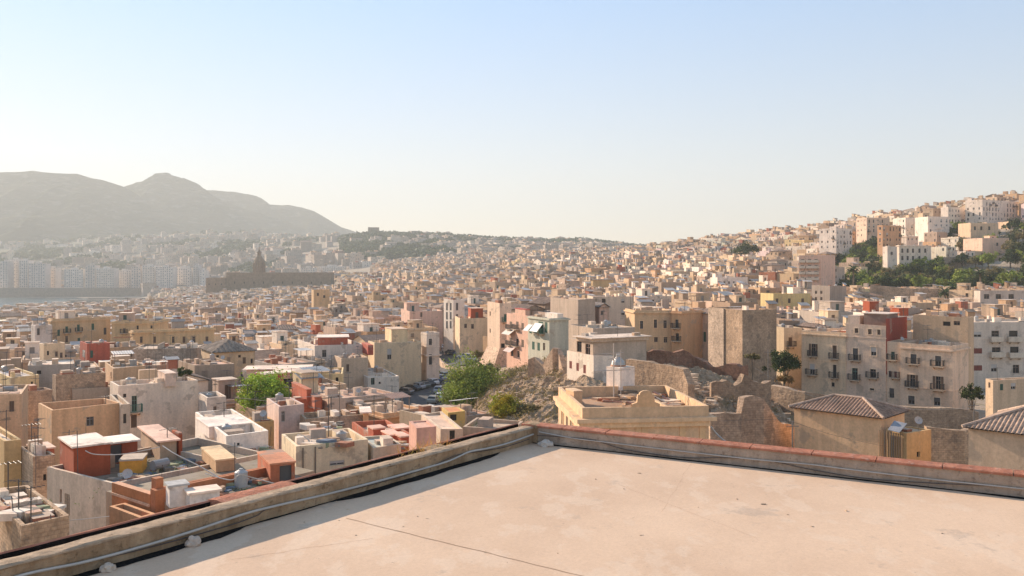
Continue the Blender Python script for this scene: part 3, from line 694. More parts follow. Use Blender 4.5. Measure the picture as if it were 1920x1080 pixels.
h = B("house", "low ochre walled house with a straw shade roof", "straw shade house", "house", 474, 790, 82, 15, 514, 463, (.50, .32, .14), [], ph=.3, roofc=(.30, .17, .08), extras=dict(hut=False, n_ant=1, n_tank=0, junk=2))
h = B("house", "long low house with mould stained parapet and red edge", "mould stained house", "house", 572, 784, 83, 10, 690, 560, (.40, .33, .25), [], ph=.8, roofc=(.46, .25, .16), mat='stone', extras=dict(hut=False, n_ant=2, n_tank=0, junk=6))
room(h, "rooftop_room", 681, 772, 797, 85, 12, 691, (3,), (.55, .38, .2), (.70, .62, .55), .3)
h = B("house", "house with a bright red brown cube room beside the bright tree", "red cube house", "house", 528, 752, 98, 24, 604, 518, (.36, .12, .07), [], ph=.8, roofc=(.40, .30, .25), extras=dict(hut=False, n_ant=1, n_tank=0, junk=2))
room(h, "rooftop_room", 575, 730, 764, 99, 28, 584, 547, (.36, .10, .055), (.42, .15, .09), .05)
room(h, "rooftop_room", 590, 744, 766, 97, 25, 602, (2.5,), (.36, .12, .07), (.42, .17, .1), .05)
h = B("house", "pinkish house with a broken tan roof east of the red cube", "broken roof house", "house", 618, 748, 98, 20, 648, 600, 'rosy', [], ph=.3, extras=dict(hut=False, n_ant=2, n_tank=0, junk=4))
h = B("house", "terracotta house with four little pink topped roof boxes", "pink topped boxes house", "house", 705, 822, 74, 25, 775, 660, (.36, .12, .07), [], ph=.5, roofc=(.50, .36, .28), extras=dict(hut=False, n_ant=1, n_tank=0, junk=3))
for pc, yt, yb, Y, pr, pl in ((700, 803, 822, 75, 722, 690), (742, 803, 820, 78, 770, 728), (732, 815, 832, 72, 752, 716), (752, 818, 838, 71, 768, 738)): room(h, "rooftop_room", pc, yt, yb, Y, 28, pr, pl, (.36, .10, .06), (.64, .42, .34), .08)
h = B("house", "pink plastered cube house overgrown with dry weeds", "pink cube house", "house", 781, 800, 63, 18, 818, 767, (.52, .31, .25), [], ph=.15, roofc=(.60, .38, .30), extras=NOEX)
h = B("house", "flat grey stone shed row below the terrace corner", "grey shed row", "house", 826, 806, 70, 8, 868, 790, (.46, .38, .30), [('f', 848, 818, 10, 22, 'v')], ph=.2, extras=NOEX)
h = B("house", "low grey house with a cracked pale flat roof near the terrace corner", "cracked roof house", "house", 868, 799, 74, -14, 960, (4.2,), (.40, .32, .25), [], ph=.35, roofc=(.42, .33, .25), extras=dict(hut=False, n_ant=0, n_tank=0, junk=1))
h = B("house", "tiny kiosk with an orange flat roof by the road", "orange kiosk", "kiosk", 840, 772, 92, 12, 872, 828, (.46, .33, .12), [('f', 850, 783, 12, 12, 'v')], ph=.1, roofc=(.58, .26, .12), extras=NOEX)
h = B("house", "peach box house with one window and a lilac inner roof wall", "peach box house", "house", 97, 769, 90, 33, 226, 72, (.53, .345, .205), [('f', 169, 790, 14, 17, 'dk')], ph=1.6, roofc=(.45, .35, .30), extras=dict(hut=False, n_ant=1, n_tank=0, junk=2))
h = B("house", "narrow grey house with a rusty drainpipe against the peach box", "narrow grey house", "house", 226, 758, 93.5, 33, 244, (8,), (.47, .40, .32), [('f', 234, 785, 6, 18, 'v')], ph=.5, extras=NOEX)
h = B("house", "big white house with a green balcony door and blank side", "big white house", "house", 222, 724, 106, 31, 371, 206, (.60, .53, .45), [('f', 252, 757, 10, 30, 'dgG'), ('f', 251, 790, 11, 24, 'sb'), ('f', 234, 742, 6, 7, 'v')], ph=.5, roofc=(.56, .46, .40), extras=dict(hut=False, n_ant=2, n_tank=2, junk=9))
room(h, "rooftop_room", 310, 700, 720, 109, 31, 330, 296, (.56, .45, .38), (.58, .47, .4), .05)
h = B("house", "white house corner with a sloping red awning on its roof", "red awning house", "house", 388, 745, 104, 30, 424, 372, (.58, .51, .44), [('f', 403, 768, 6, 12, 'd')], ph=1.2, roofc=(.33, .10, .07), extras=dict(hut=False, n_ant=0, n_tank=1, junk=2))
h = B("house", "bare stone house with long blank wall and yellow drainpipe", "bare stone house", "house", 105, 704, 122, 27, 198, 98, (.40, .30, .22), [], ph=.4, mat='stone', extras=dict(hut=False, n_ant=1, n_tank=1, junk=8))
h = B("house", "windowless tan stone house with a jagged lilac roof edge", "jagged stone house", "house", 43, 736, 112, 22, 98, 30, (.38, .29, .22), [], ph=.3, mat='stone', extras=dict(hut=False, n_ant=1, n_tank=0, junk=3))
h = B("house", "lemon yellow house with a tarpaulin covered roof", "lemon house", "house", 20, 708, 125, 20, 73, -20, (.56, .45, .26), [('f', 60, 720, 4, 9, 'v')], ph=.3, roofc=(.40, .38, .38), extras=SOME)
h = B("house", "low house with a pink terrace and cluttered tin roofs", "pink terrace house", "house", -20, 740, 100, 25, 40, (9,), (.50, .36, .24), [('f', 22, 762, 9, 20, 'sb')], ph=.5, extras=SOME)
h = B("house", "flat sandy house with thin railings over the alley", "sandy railing house", "house", 8, 826, 68, 38, 40, -60, (.46, .33, .17), [], ph=.4, extras=dict(hut=False, n_ant=2, n_tank=0, junk=3))
h = B("house", "low stone house with a pink topped rust room left of the rust sheds", "rust room stone house", "house", 62, 856, 66, 28, 104, 36, (.40, .33, .26), [('f', 84, 895, 6, 12, 'v')], ph=.3, roofc=(.58, .42, .36), mat='stone', extras=dict(hut=False, n_ant=2, n_tank=0, junk=5))
room(h, "rooftop_room", 66, 842, 858, 68, 30, 102, 52, (.34, .12, .075), (.60, .46, .38), .1)
h = B("house", "crumbling yard house with scrap on its roof by the parapet", "crumbling yard house", "house", 40, 985, 44, 40, 130, -120, (.40, .30, .21), [], ph=.6, roofc=(.22, .20, .13), mat='stone', extras=dict(hut=False, n_ant=3, n_tank=0, junk=10))
# ---- middle left
h = B("house", "square brick red house above the white roofs", "red block house", "house", 163, 644, 152, 26, 206, 150, (.34, .095, .065), [('f', 172, 664, 5, 14, 'sg'), ('l', 157, 663, 5, 14, 'sw')], ph=.7, roofc=(.45, .37, .30), extras=dict(hut=False, n_ant=1, n_tank=1, junk=4), keep=45)
room(h, "annex", 210, 677, 695, 150, 20, 246, 204, (.36, .12, .075), (.42, .18, .11), 0)
OW = [(147, 615, 5, 13, 'sgB'), (174, 613, 5, 13, 'sg'), (197, 621, 5, 13, 'sk'), (125, 618, 5, 12, 'sgB'), (110, 624, 5, 12, 'sg'), (125, 636, 5, 12, 'd'), (148, 640, 5, 13, 'sg')]
h = B("house", "ochre row house with green shutters and iron balconies", "ochre shutter row", "house", 98, 598, 205, 14, 207, 90, 'ochre', [('f', *o) for o in OW], cornice=(.3, .7, .3), extras=FULL, keep=48)
h = B("house", "yellow ochre row house with a long balcony and few windows", "yellow ochre row", "house", 209, 603, 207, 8, 294, (11,), (.46, .345, .21), [('f', 233, 620, 5, 9, 'dB'), ('f', 258, 614, 4, 7, 'v'), ('f', 284, 613, 4, 6, 'v'), ('f', 300, 608, 8, 12, 'v')], cornice=(.25, .6, .25), extras=FULL, keep=28)
h = B("house", "long pale ochre row house with six tall dark doors", "long pale row", "house", 250, 621, 186, 8, 402, 244, (.50, .37, .22), [('f', x, 637, 5, 12, 'sb' if i % 2 else 'd') for i, x in enumerate((265, 290, 325, 345, 364, 388))], cornice=(.3, .5, .3), extras=dict(hut=False, n_ant=2, n_tank=2, junk=6), keep=30)
h = B("house", "pale blue grey house with white shutters beside the ochre row", "blue grey house", "house", 66, 610, 200, 20, 98, 58, (.46, .43, .41), [('f', 72, 622, 5, 13, 'sk'), ('f', 88, 620, 5, 11, 'sw')], extras=FULL, keep=40)
h = B("house", "cream house with three dark windows under a ragged parapet", "ragged parapet house", "house", 82, 645, 150, 18, 122, 74, 'cream', [('f', 90, 662, 4, 8, 'v'), ('f', 106, 664, 5, 10, 'd'), ('f', 115, 666, 5, 10, 'd')], extras=SOME, keep=40)
h = B("house", "tan house under a brown hipped tile roof with skirting windows", "brown hipped house", "house", 400, 661, 150, 12, 478, 377, (.47, .36, .24), [('f', 408, 668, 5, 4, 'v'), ('f', 429, 674, 6, 9, 'st'), ('f', 449, 668, 5, 5, 'v'), ('f', 458, 676, 6, 12, 'sb'), ('f', 472, 677, 4, 9, 'v')], roof='hip', tilec=(.30, .22, .16), pitch=.5, keep=22)
h = B("house", "long grey blank wall house with scattered roof clutter", "grey blank house", "house", 248, 655, 158, 12, 370, (10,), (.38, .33, .28), [], ph=.3, mat='stone', extras=dict(hut=False, n_ant=3, n_tank=2, junk=9), keep=30)
h = B("pavilion", "dark glazed pavilion under a wide overhanging pale flat roof", "dark glazed pavilion", "pavilion", 470, 700, 128, 10, 590, 452, (.10, .09, .08), [('f', x, 711, 11, 13, 'dk') for x in (545, 560, 575, 530, 515)], ph=.05, roofc=(.4, .35, .3), extras=NOEX, keep=24)
room(h, "overhanging_roof", 462, 692, 698, 127, 10, 578, (9,), (.60, .50, .42), (.66, .54, .46), .5)
room(h, "overhanging_roof", 514, 698, 704, 122, 10, 588, (5,), (.56, .46, .38), (.62, .50, .42), .4)
h = B("house", "pale yellow low house with a grey shed roof right of the pavilion", "pale yellow house", "house", 592, 702, 126, 10, 642, (8,), 'lemon', [('f', 604, 704, 3, 8, 'v'), ('f', 632, 713, 5, 11, 'v')], extras=SOME, keep=22)
h = B("house", "white house with curved roof terrace and red painted rooms", "white curved terrace house", "house", 590, 648, 168, 14, 680, 558, (.58, .52, .46), [('f', 608, 663, 8, 14, 'dw')], ph=.5, roofc=(.50, .40, .34), extras=dict(hut=False, n_ant=1, n_tank=1, junk=7), keep=30)
room(h, "rooftop_room", 690, 647, 666, 167, 15, 700, 678, (.34, .08, .055), (.40, .12, .08))
room(h, "canopy", 596, 632, 649, 171, 12, 652, (6,), (.35, .11, .07), (.68, .60, .54), .3)
h = B("house", "tan stepped house with a patched gable next to the curved terrace", "patched gable house", "house", 640, 672, 160, 14, 690, 625, (.46, .36, .27), [('f', 652, 690, 5, 14, 'sb')], extras=SOME, keep=30)
h = B("house", "small white house with two dark windows beside the parking", "small white parking house", "house", 690, 708, 158, 16, 748, 660, (.62, .57, .51), [('f', 699, 715, 7, 13, 'dg'), ('f', 712, 718, 4, 4, 'v'), ('l', 676, 712, 4, 12, 'dk'), ('l', 668, 704, 4, 10, 'dk')], ph=.3, roofc=(.52, .44, .36), extras=dict(hut=False, n_ant=0, n_tank=1, junk=6), keep=38)
h = B("house", "large lemon cream house with a stepped roof storey facing the parking", "lemon cream house", "house", 702, 643, 182, 12, 790, 690, (.56, .46, .32), [('f', 730, 664, 8, 20, 'hw')], ph=.5, extras=dict(hut=False, n_ant=1, n_tank=0, junk=4), keep=60)
room(h, "roof_storey", 734, 617, 643, 186, 12, 764, 722, (.56, .46, .30), (.52, .40, .3), .1)
h = B("palazzo", "white ornate corner house with arched window beside the parking", "ornate corner house", "house", 800, 624, 188, 30, 824, 789, (.56, .50, .44), [('f', 807, 641, 6, 12, 'dkT'), ('f', 807, 674, 6, 20, 'dkT'), ('f', 794, 642, 3, 10, 'dk')], cornice=(.35, 5.2, .3), courses=(.5, 3.2), ph=1., extras=dict(hut=False, n_ant=2, n_tank=1, junk=8), keep=88)
h = B("house", "tall narrow white house with three rows of shuttered windows", "tall white house", "house", 850, 562, 245, 35, 871, 832, (.60, .56, .51), [('l', x, y, 3.6, 14, 'sk') for x in (838, 845) for y in (575, 592, 609)] + [('f', 857, 575, 4, 14, 'sk'), ('f', 857, 596, 4, 14, 'sk')], ph=.6, extras=SOME, keep=54)
h = B("house", "cream house with two arched windows above the parked cars", "arched window house", "house", 862, 597, 232, 12, 914, (9,), 'cream', [('f', 873, 611, 5, 8, 'd'), ('f', 886, 612, 5, 9, 'd')], ph=.5, extras=FULL, keep=36)
h = B("house", "pink and cream house with a white corner left of the tall white house", "pink cream house", "house", 768, 583, 262, 10, 830, 752, (.50, .36, .30), [('f', 790, 590, 4, 9, 'd'), ('f', 772, 572, 4, 12, 'd')], extras=FULL, keep=25)
# ---- centre: houses on the rock spur
h = B("tower_house", "slender cream tower house with a buttressed foot on the rock", "cream tower house", "tower", 937, 568, 192, 26, 959, 914, (.64, .50, .385), [('f', 948, 596, 6, 14, 'sgG'), ('l', 919, 588, 2, 8, 'v'), ('l', 919, 620, 2, 8, 'v'), ('f', 943, 650, 7, 12, 'v')], ph=.4, roofc=(.45, .40, .36), extras=dict(hut=False, n_ant=1, n_tank=0, junk=5), keep=110)
mb = MB(); Lf = h.Ll
mb.prism([(-2.6, -1.2), (2, -1.2), (2, Lf + 1.5), (-2.6, Lf + 1.5)], 0, .3, h.col, 'stone', cap=False)
ZT = h.H * .36
for a0, b0, a1, b1 in (((-2.4, -1.0), (-2.4, Lf + 1.2), (-.02, -.02), (-.02, Lf)), ((-2.4, -1.0), (2.2, -1.0), (-.02, -.02), (2.2, -.02)), ((-2.4, Lf + 1.2), (1, Lf + 1.2), (-.02, Lf + .02), (1, Lf + .02))):
    mb.poly([(*a0, .3), (*b0, .3), (*b1, ZT), (*a1, ZT)], (.58, .45, .35), 'stone')
mb.obj("buttress", h.root)
PW = [(958, 610, 5, 14, 'sbB'), (970, 610, 5, 14, 'sbB'), (980, 612, 5, 13, 'sb'), (958, 640, 5, 14, 'sbB'), (970, 642, 5, 14, 'vB'), (980, 644, 5, 14, 'sb'), (960, 662, 5, 12, 'v'), (972, 664, 5, 12, 'd')]
h = B("house", "pink house with rows of balconies and striped awnings on the spur", "pink balcony house", "house", 990, 592, 176, 20, 1002, 950, (.50, .33, .26), [('l', *o) for o in PW], ph=.5, extras=NOEX, keep=80)
room(h, "roof_storey", 985, 580, 594, 178, 20, 993, 966, (.50, .33, .26), (.36, .07, .06), .1)
def awning(h, px0, px1, py, Yc, col, drop=1.1, out=1.5):
    t = [((p - CX) / F * h.cy - h.cx) / (-math.sin(h.a) - (p - CX) / F * math.cos(h.a)) for p in (px0, px1)]; z = wz(py, Yc) - h.zb; mb = MB()
    a, b = min(t), max(t); mb.box(-out, -.03, a, b, z - drop, z - drop + .06, col, 'paint', bottom=True)
    for v in range(len(mb.v)):
        x, y, zz = mb.v[v]; mb.v[v] = (x, y, zz + drop * (1 + x / out))
    mb.obj("awning", h.root)
awning(h, 952, 966, 622, 178, (.62, .54, .45)); awning(h, 955, 968, 655, 178, (.58, .42, .36))
GW = [(995, 617, 5, 16, 'sg'), (1014, 614, 9, 22, 'sgG'), (1024, 614, 5, 20, 'sg'), (1000, 648, 5, 15, 'sg'), (1010, 650, 5, 15, 'sg'), (1020, 650, 4, 14, 'd')]
h = B("house", "pale green house with green balcony and slanting white awnings", "pale green house", "house", 1030, 597, 164, 26, 1066, 990, 'palegreen', [('l', *o) for o in GW], ph=.5, cornice=(.3, .4, .25), roofc=(.42, .38, .33), extras=dict(hut=False, n_ant=1, n_tank=0, junk=3), keep=66)
awning(h, 1004, 1018, 606, 168, (.62, .60, .55), 1.6, 1.4); awning(h, 991, 1000, 608, 172, (.6, .58, .54), 1.2, 1.3)
room(h, "roof_dome", 1045, 588, 598, 166, 26, 1056, 1022, (.62, .57, .52), (.62, .57, .52))
h = B("house", "plain grey windowless block behind the pale green house", "grey windowless block", "house", 1084, 561, 188, 22, 1116, 1032, (.36, .30, .25), [], ph=.3, extras=dict(hut=False, n_ant=1, n_tank=0, junk=3), keep=60)
h = B("house", "cream house with a row of attic windows under a tiled roof", "attic window house", "house", 1112, 556, 208, 5, 1188, (8,), (.50, .42, .34), [('f', 1117, 564, 5, 7, 'st'), ('f', 1132, 564, 7, 8, 'v'), ('f', 1168, 564, 6, 8, 'hw'), ('f', 1168, 586, 6, 10, 'hw')], ph=.2, roofc=(.33, .23, .17), extras=dict(hut=False, n_ant=1, n_tank=0, junk=4), keep=45)
h = B("house", "small pink gabled house tucked under the attic window house", "pink gabled house", "house", 1124, 576, 190, 10, 1142, (7,), (.48, .35, .29), [('f', 1129, 587, 5, 8, 'd')], roof='gable', tilec=(.27, .22, .19), pitch=.8, keep=22)
YW = [(1203, 609, 6, 15, 'dkT'), (1229, 607, 6, 16, 'dkT'), (1247, 608, 6, 15, 'dkT'), (1230, 636, 7, 11, 'd'), (1248, 637, 7, 11, 'd'), (1204, 640, 6, 9, 'st')]
h = B("palazzo", "ochre balcony house with three tall dark windows on the spur", "ochre balcony house", "house", 1190, 582, 178, 5, 1259, (9,), (.48, .35, .225), [('f', *o) for o in YW], cornice=(.35, .6, .3), courses=(5.6,), ph=.5, roofc=(.36, .25, .18), extras=dict(hut=False, n_ant=1, n_tank=0, junk=8), keep=64)
mb = MB(); 
h2 = B("house", "orange narrow house with a dark balcony next to the ochre balcony house", "orange narrow house", "house", 1278, 584, 176, 42, 1318, 1259, (.46, .29, .17), [('l', 1269, 607, 6, 16, 'dkB'), ('l', 1270, 632, 6, 14, 'vB')], ph=.5, cornice=(.25, .5, .25), roofc=(.40, .22, .14), extras=SOME, keep=60)
LW = [(1070, 684, 5, 14, 'sr'), (1083, 688, 5, 15, 'sr'), (1096, 692, 5, 16, 'sr')]
h = B("house", "white house with red shutters beneath a grey loggia", "red shutter house", "house", 1113, 668, 119, 24, 1150, 1063, (.60, .54, .47), [('l', *o) for o in LW], ph=.1, extras=NOEX, keep=50)
h = B("house", "grey house with an open loggia and broad concrete roof slab", "loggia house", "house", 1112, 640, 121, 27, 1212, 1066, (.42, .35, .285), [('l', 1102, 656, 9, 22, 'db'), ('l', 1086, 650, 9, 20, 'v'), ('l', 1073, 642, 5, 16, 'sr')], ph=.08, zb=46.2, roofc=(.45, .38, .31), extras=dict(hut=False, n_ant=2, n_tank=0, junk=4), keep=34)
room(h, "overhanging_roof", 1111, 634, 640, 120.5, 27, 1216, 1080, (.52, .44, .36), (.55, .47, .40), .4)
h = B("house", "low grey house with tin roof and tiles behind the loggia", "grey tin roof house", "house", 1112, 616, 140, 22, 1190, 1066, (.40, .33, .27), [], ph=.2, roofc=(.24, .235, .23), extras=dict(hut=False, n_ant=3, n_tank=1, junk=7), keep=26)
h = B("blind_block", "tall windowless brown block of bare masonry with lighter corner", "windowless brown block", "building", 1392, 581, 149, 20, 1456, 1330, (.36, .275, .205), [], ph=.3, mat='stone', extras=dict(hut=False, n_ant=1, n_tank=0, junk=3), keep=102)
mb = MB(); mb.box(-.25, -.0, h.Ll * .52, h.Ll + .02, 0, h.H - .05, (.42, .35, .29), 'stone'); mb.obj("wall_layer", h.root)
h = B("house", "ochre house partly hidden by the ivy tree with one shuttered window", "ivy tree house", "house", 1470, 614, 158, 15, 1504, (8,), (.45, .38, .28), [('f', 1482, 641, 7, 17, 'sbB')], extras=SOME, keep=60)
# ---- foreground classical house
h = B("palazzo", "pale ochre classical house with a debris strewn flat roof and deep cornice", "classical house", "house", 1092, 765, 56, 6, 1329, 1047, (.53, .38, .245),
      [('l', x, y, w, 36, 'sb' if i % 2 else 'stT') for i, (x, y, w) in enumerate(((1055, 778, 3), (1063, 790, 3.5), (1072, 800, 4)))], ph=.75, cornice=(.42, .95, .26), roofc=(.33, .215, .14), extras=NOEX, keep=140)
clh = h
mb = MB(); mb.box(-.25, 0, -.25, h.Ll, h.H - 1.35, h.H - .96, (.60, .44, .28), 'plaster', bottom=True); mb.box(0, h.Lr, -.22, 0, h.H - 1.3, h.H - .96, (.60, .44, .28), 'plaster', bottom=True); mb.obj("frieze", h.root)
for t in (.2, .45, .5, .8, .96):
    mb = MB(); mb.box(h.Lr * t - .3, h.Lr * t + .1, -.06, 0, 0, h.H - 1.32, (.53, .37, .215), 'plaster'); mb.obj("pilaster", h.root)
mb = MB(); mb.box(h.Lr * .56, h.Lr * .77, -.03, 0, h.H - 5, h.H - 2.05, (.45, .36, .17), 'plaster'); mb.obj("wall_panel", h.root)
room(h, "stair_tower", 1163, 690, 729, 66, 40, 1190, 1137, (.66, .61, .57), (.62, .56, .5), .0)
sx, sy = wx(1163, 66), 67.3
ca, sa = math.cos(h.a), math.sin(h.a); dx, dy = sx - h.cx, sy - h.cy; mb = MB(); zz = wz(690, 66) - h.zb
mb.cyl(0, 0, zz, zz + .12, .62, (.45, .2, .1), 'paint', 14, .6); 
for r0, r1, a0, a1 in ((.56, .5, .12, .35), (.5, .3, .35, .6), (.3, .18, .6, .72), (.18, .18, .72, .95)): mb.cyl(0, 0, zz + a0, zz + a1, r0, (.45, .42, .38), 'metal', 14, r1)
mb.obj("roof_cowl", h.root, (ca * dx + sa * dy, -sa * dx + ca * dy, 0))
room(h, "attic_hatch", 1076, 733, 748, 61.5, 20, 1092, 1061, (.54, .37, .23), (.58, .42, .28), .03)
mb = MB(); g0 = h.Lr * .5; H = h.H
pts = [(-.95, 0), (.95, 0), (.95, .18), (.6, .3), (.55, .8)] + [(.45 * math.cos(k * .45), .8 + .28 * math.sin(k * .45)) for k in range(8)] + [(-.55, .8), (-.6, .3), (-.95, .18)]
for y in (.0, .22): mb.poly([(g0 + x, y + .02, H + z) for x, z in pts], (.55, .36, .21), 'plaster')
for (xa, za), (xb, zb_) in zip(pts, pts[1:]): mb.poly([(g0 + xa, .02, H + za), (g0 + xb, .02, H + zb_), (g0 + xb, .24, H + zb_), (g0 + xa, .24, H + za)], (.57, .4, .25), 'plaster')
mb.obj("pediment", h.root)
# ---- right: apartment row and neighbours
h = B("apartment_house", "beige end house with two rows of iron balconies and open brown shutters", "beige end house", "house", 1786, 649, 135, 45, 1816, 1688, (.54, .42, .325),
      [('l', 1713, 673, 11, 18, 'skB'), ('l', 1759, 677, 11, 19, 'hkB'), ('l', 1711, 714, 10, 23, 'obB'), ('l', 1759, 718, 10, 25, 'obB'), ('l', 1709, 750, 12, 16, 'hk'), ('l', 1757, 753, 12, 15, 'hk')], ph=.6, cornice=(.3, .9, .25), trim=(.60, .49, .38), courses=(7.2,), extras=dict(hut=False, n_ant=1, n_tank=2, junk=8), keep=112)
h = B("apartment_house", "tan stepped upper block with a dark roof loggia behind the beige end house", "tan stepped block", "house", 1815, 594, 141, 45, 1826, 1712, (.44, .33, .23), [('l', 1775, 607, 14, 8, 'v'), ('l', 1794, 606, 12, 8, 'd'), ('l', 1711, 637, 8, 12, 'd')], ph=.3, extras=dict(hut=False, n_ant=3, n_tank=0, junk=5), keep=52)
h = B("apartment_house", "narrow recessed house with balconies under the dark red side wall", "narrow recessed house", "house", 1688, 642, 141, 45, (8,), 1661, (.52, .41, .315), [('l', 1674, 667, 7, 15, 'dgB'), ('l', 1669, 701, 5, 11, 'sr'), ('l', 1679, 702, 5, 11, 'srB'), ('l', 1672, 737, 9, 18, 'hk')], ph=.5, extras=NOEX, keep=110)
h = B("apartment_house", "grey beige house with cream top floor and red flank wall", "red flank house", "house", 1661, 611, 142.5, 45, (9,), 1586, (.52, .41, .33),
      [('l', 1606, 620, 7, 9, 'hb'), ('l', 1631, 622, 7, 10, 'hb'), ('l', 1648, 623, 6, 10, 'hb'), ('l', 1604, 664, 10, 22, 'hkB'), ('l', 1638, 659, 10, 16, 'hwT'), ('l', 1603, 701, 11, 22, 'dgB'), ('l', 1637, 700, 11, 16, 'dbB'), ('l', 1635, 730, 8, 4, 'v')], ph=.4, trim=(.60, .49, .38), courses=(2.2,), extras=NOEX, keep=130)
mb = MB(); mb.box(h.Lr * 0 + .02, h.Lr, -.12, 0, h.H * .45, h.H + 1.2, (.25, .06, .042), 'plaster'); mb.obj("flank_wall", h.root)
room(h, "roof_loggia", 1662, 588, 608, 143.2, 45, (5,), 1620, (.20, .14, .12), (.60, .52, .46), .25)
room(h, "rooftop_room", 1612, 592, 610, 146.5, 45, (4,), 1590, (.52, .43, .36), (.55, .46, .38))
h = B("apartment_house", "cream left house of the apartment row with four balcony doors", "cream row house", "house", 1586, 624, 147.2, 45, (9,), 1503, (.57, .45, .325),
      [('l', 1525, 656, 8, 23, 'obB'), ('l', 1565, 660, 8, 24, 'sbB'), ('l', 1523, 692, 9, 20, 'hwB'), ('l', 1565, 696, 7, 24, 'vB'), ('l', 1562, 721, 6, 8, 'v')], ph=.5, cornice=(.25, .7, .2), trim=(.60, .49, .38), courses=(5.2,), extras=dict(hut=False, n_ant=1, n_tank=1, junk=9), keep=125)
h = B("apartment_block", "white grey modern block with long parapet balconies at the frame edge", "white modern block", "building", 1818, 605, 168, 3, 1995, (12,), (.50, .45, .40),
      [('f', 1833, 627, 14, 10, 'hw'), ('f', 1833, 658, 17, 10, 'sr'), ('f', 1833, 690, 17, 10, 'sr'), ('f', 1866, 630, 14, 20, 'dbP'), ('f', 1868, 660, 16, 18, 'dbP'), ('f', 1900, 630, 16, 20, 'vP'), ('f', 1902, 660, 16, 20, 'vP'), ('f', 1864, 690, 11, 14, 'hw'), ('f', 1905, 692, 12, 16, 'd')], ph=.4, courses=(3.3, 6.5), extras=SOME, keep=120)
h = B("house", "low cream house with a tiny terrace below the white modern block", "low cream house", "house", 1862, 712, 122, 12, 1990, 1848, (.46, .36, .26), [('f', 1900, 724, 9, 12, 'hw'), ('f', 1878, 726, 6, 12, 'sg'), ('l', 1855, 722, 4, 10, 'd')], extras=SOME, keep=40)
h = B("house", "peach house under a pyramid tile roof seen from its blank corner", "pyramid roof house", "house", 1652, 783, 72, 45, 1696, 1489, (.60, .42, .265), [('l', 1522, 772, 10, 9, 'ht')], roof='hip', fine_tile=True, tilec=(.34, .205, .135), pitch=.40, keep=100)
h = B("annex_house", "broken ochre annex with a tin sheet and cane screen beside the pyramid roof", "ochre annex", "house", 1700, 812, 70, 30, 1746, 1662, (.43, .30, .16), [('f', 1722, 852, 6, 10, 'v')], ph=.15, roofc=(.40, .31, .22), extras=dict(hut=False, n_ant=0, n_tank=0, junk=3), keep=60)
mb = MB(); 
for i in range(14): mb.box(-.3 + .0, -.24, .2 + i * .16, .27 + i * .16, h.H - 2.3, h.H - .1, random.Random(i).choice([(.12, .08, .05), (.25, .16, .09), (.08, .07, .06)]), 'paint')
mb.obj("cane_screen", h.root)
mb = MB(); mb.poly([(-.5, .3, h.H + .05), (.5, .3, h.H + .7), (.5, 1.5, h.H + .75), (-.5, 1.4, h.H + .1)], (.28, .28, .29), 'metal'); mb.poly([(-.5, .3, h.H + .01), (.5, .3, h.H + .66), (.5, 1.5, h.H + .71), (-.5, 1.4, h.H + .06)], (.3, .3, .3), 'metal'); mb.obj("tin_sheet", h.root)
h = B("house", "taupe house under a hipped tile roof at the frame edge", "taupe hipped house", "house", 2010, 824, 60, 45, 2060, 1816, (.50, .385, .28), [], roof='hip', fine_tile=True, tilec=(.40, .27, .19), pitch=.45, keep=90)
# ---- far middle and right
h = B("house", "bright yellow house with dark doors on the town slope", "bright yellow house", "house", 1450, 551, 262, 6, 1520, (10,), (.47, .39, .2), [('f', x, 564, 5, 9, 'd') for x in (1457, 1480, 1505)], extras=FULL, keep=30)
h = B("house", "slate grey blind block with pale balcony side near the bright yellow house", "slate grey block", "building", 1556, 536, 270, 25, 1587, 1522, (.30, .26, .23), [('l', x, y, 4, 6, 'd') for x in (1530, 1540) for y in (548, 560)], extras=SOME, keep=36)
h = B("house", "tan warehouse like house with gabled front in mid town", "tan gabled house", "house", 1112, 525, 430, 25, 1150, 1108, (.47, .34, .18), [], roof='gable', tilec=(.36, .25, .17), pitch=.4, keep=16)
h = B("house", "dim brown slab house in the middle of town", "brown slab house", "building", 1240, 530, 340, 20, 1280, 1228, (.36, .28, .215), [], extras=SOME, keep=22)
h = B("house", "wide white house stepping down the slope right of the middle", "wide white stepped house", "house", 1345, 520, 360, 12, 1402, 1332, (.62, .58, .54), [('f', 1340 + 9 * i, 530, 3, 5, 'd') for i in range(1, 6)], extras=FULL, keep=18)
h = B("house", "ochre cube house above the grey roofs left of the tall white house", "ochre cube house", "house", 588, 543, 420, 12, 618, 584, (.46, .34, .21), [('f', 596, 552, 4, 6, 'd'), ('f', 608, 556, 4, 5, 'v')], extras=SOME, keep=30)
h = B("apartment_block", "tall pink flats with stacked balconies under the wooded slope", "pink stacked flats", "building", 1539, 478, 330, 55, 1566, 1498, (.54, .39, .32), [('l', x, y, 6, 6, 'dbP') for x in (1505, 1518, 1530) for y in (489, 500, 511, 522)], extras=SOME, keep=52)
h = B("villa", "white villa with tall windows among the hillside trees", "white hillside villa", "villa", 1686, 460, 432, 14, 1746, 1680, (.62, .54, .46), [('f', x, y, 4, 8, 'd') for x in (1692, 1702, 1712, 1724, 1735) for y in (470, 484)], cornice=(.3, .5, .3), extras=SOME, keep=32)
h = B("villa", "stepped little white villa left of the white hillside villa", "stepped little villa", "villa", 1664, 462, 425, 20, 1682, 1655, (.60, .53, .47), [('f', 1672, 475, 4, 6, 'd')], extras=FULL, keep=26)
h = B("apartment_block", "huge white hilltop block with stepped roof terraces", "huge white hilltop block", "building", 1842, 374, 520, 30, 1908, 1810, (.60, .54, .49), [('l', x, y, 4, 4, 'd') for x in (1817, 1826, 1835) for y in (382, 392, 402)], ph=1., extras=dict(hut=True, n_ant=3, n_tank=2, junk=5), keep=45)
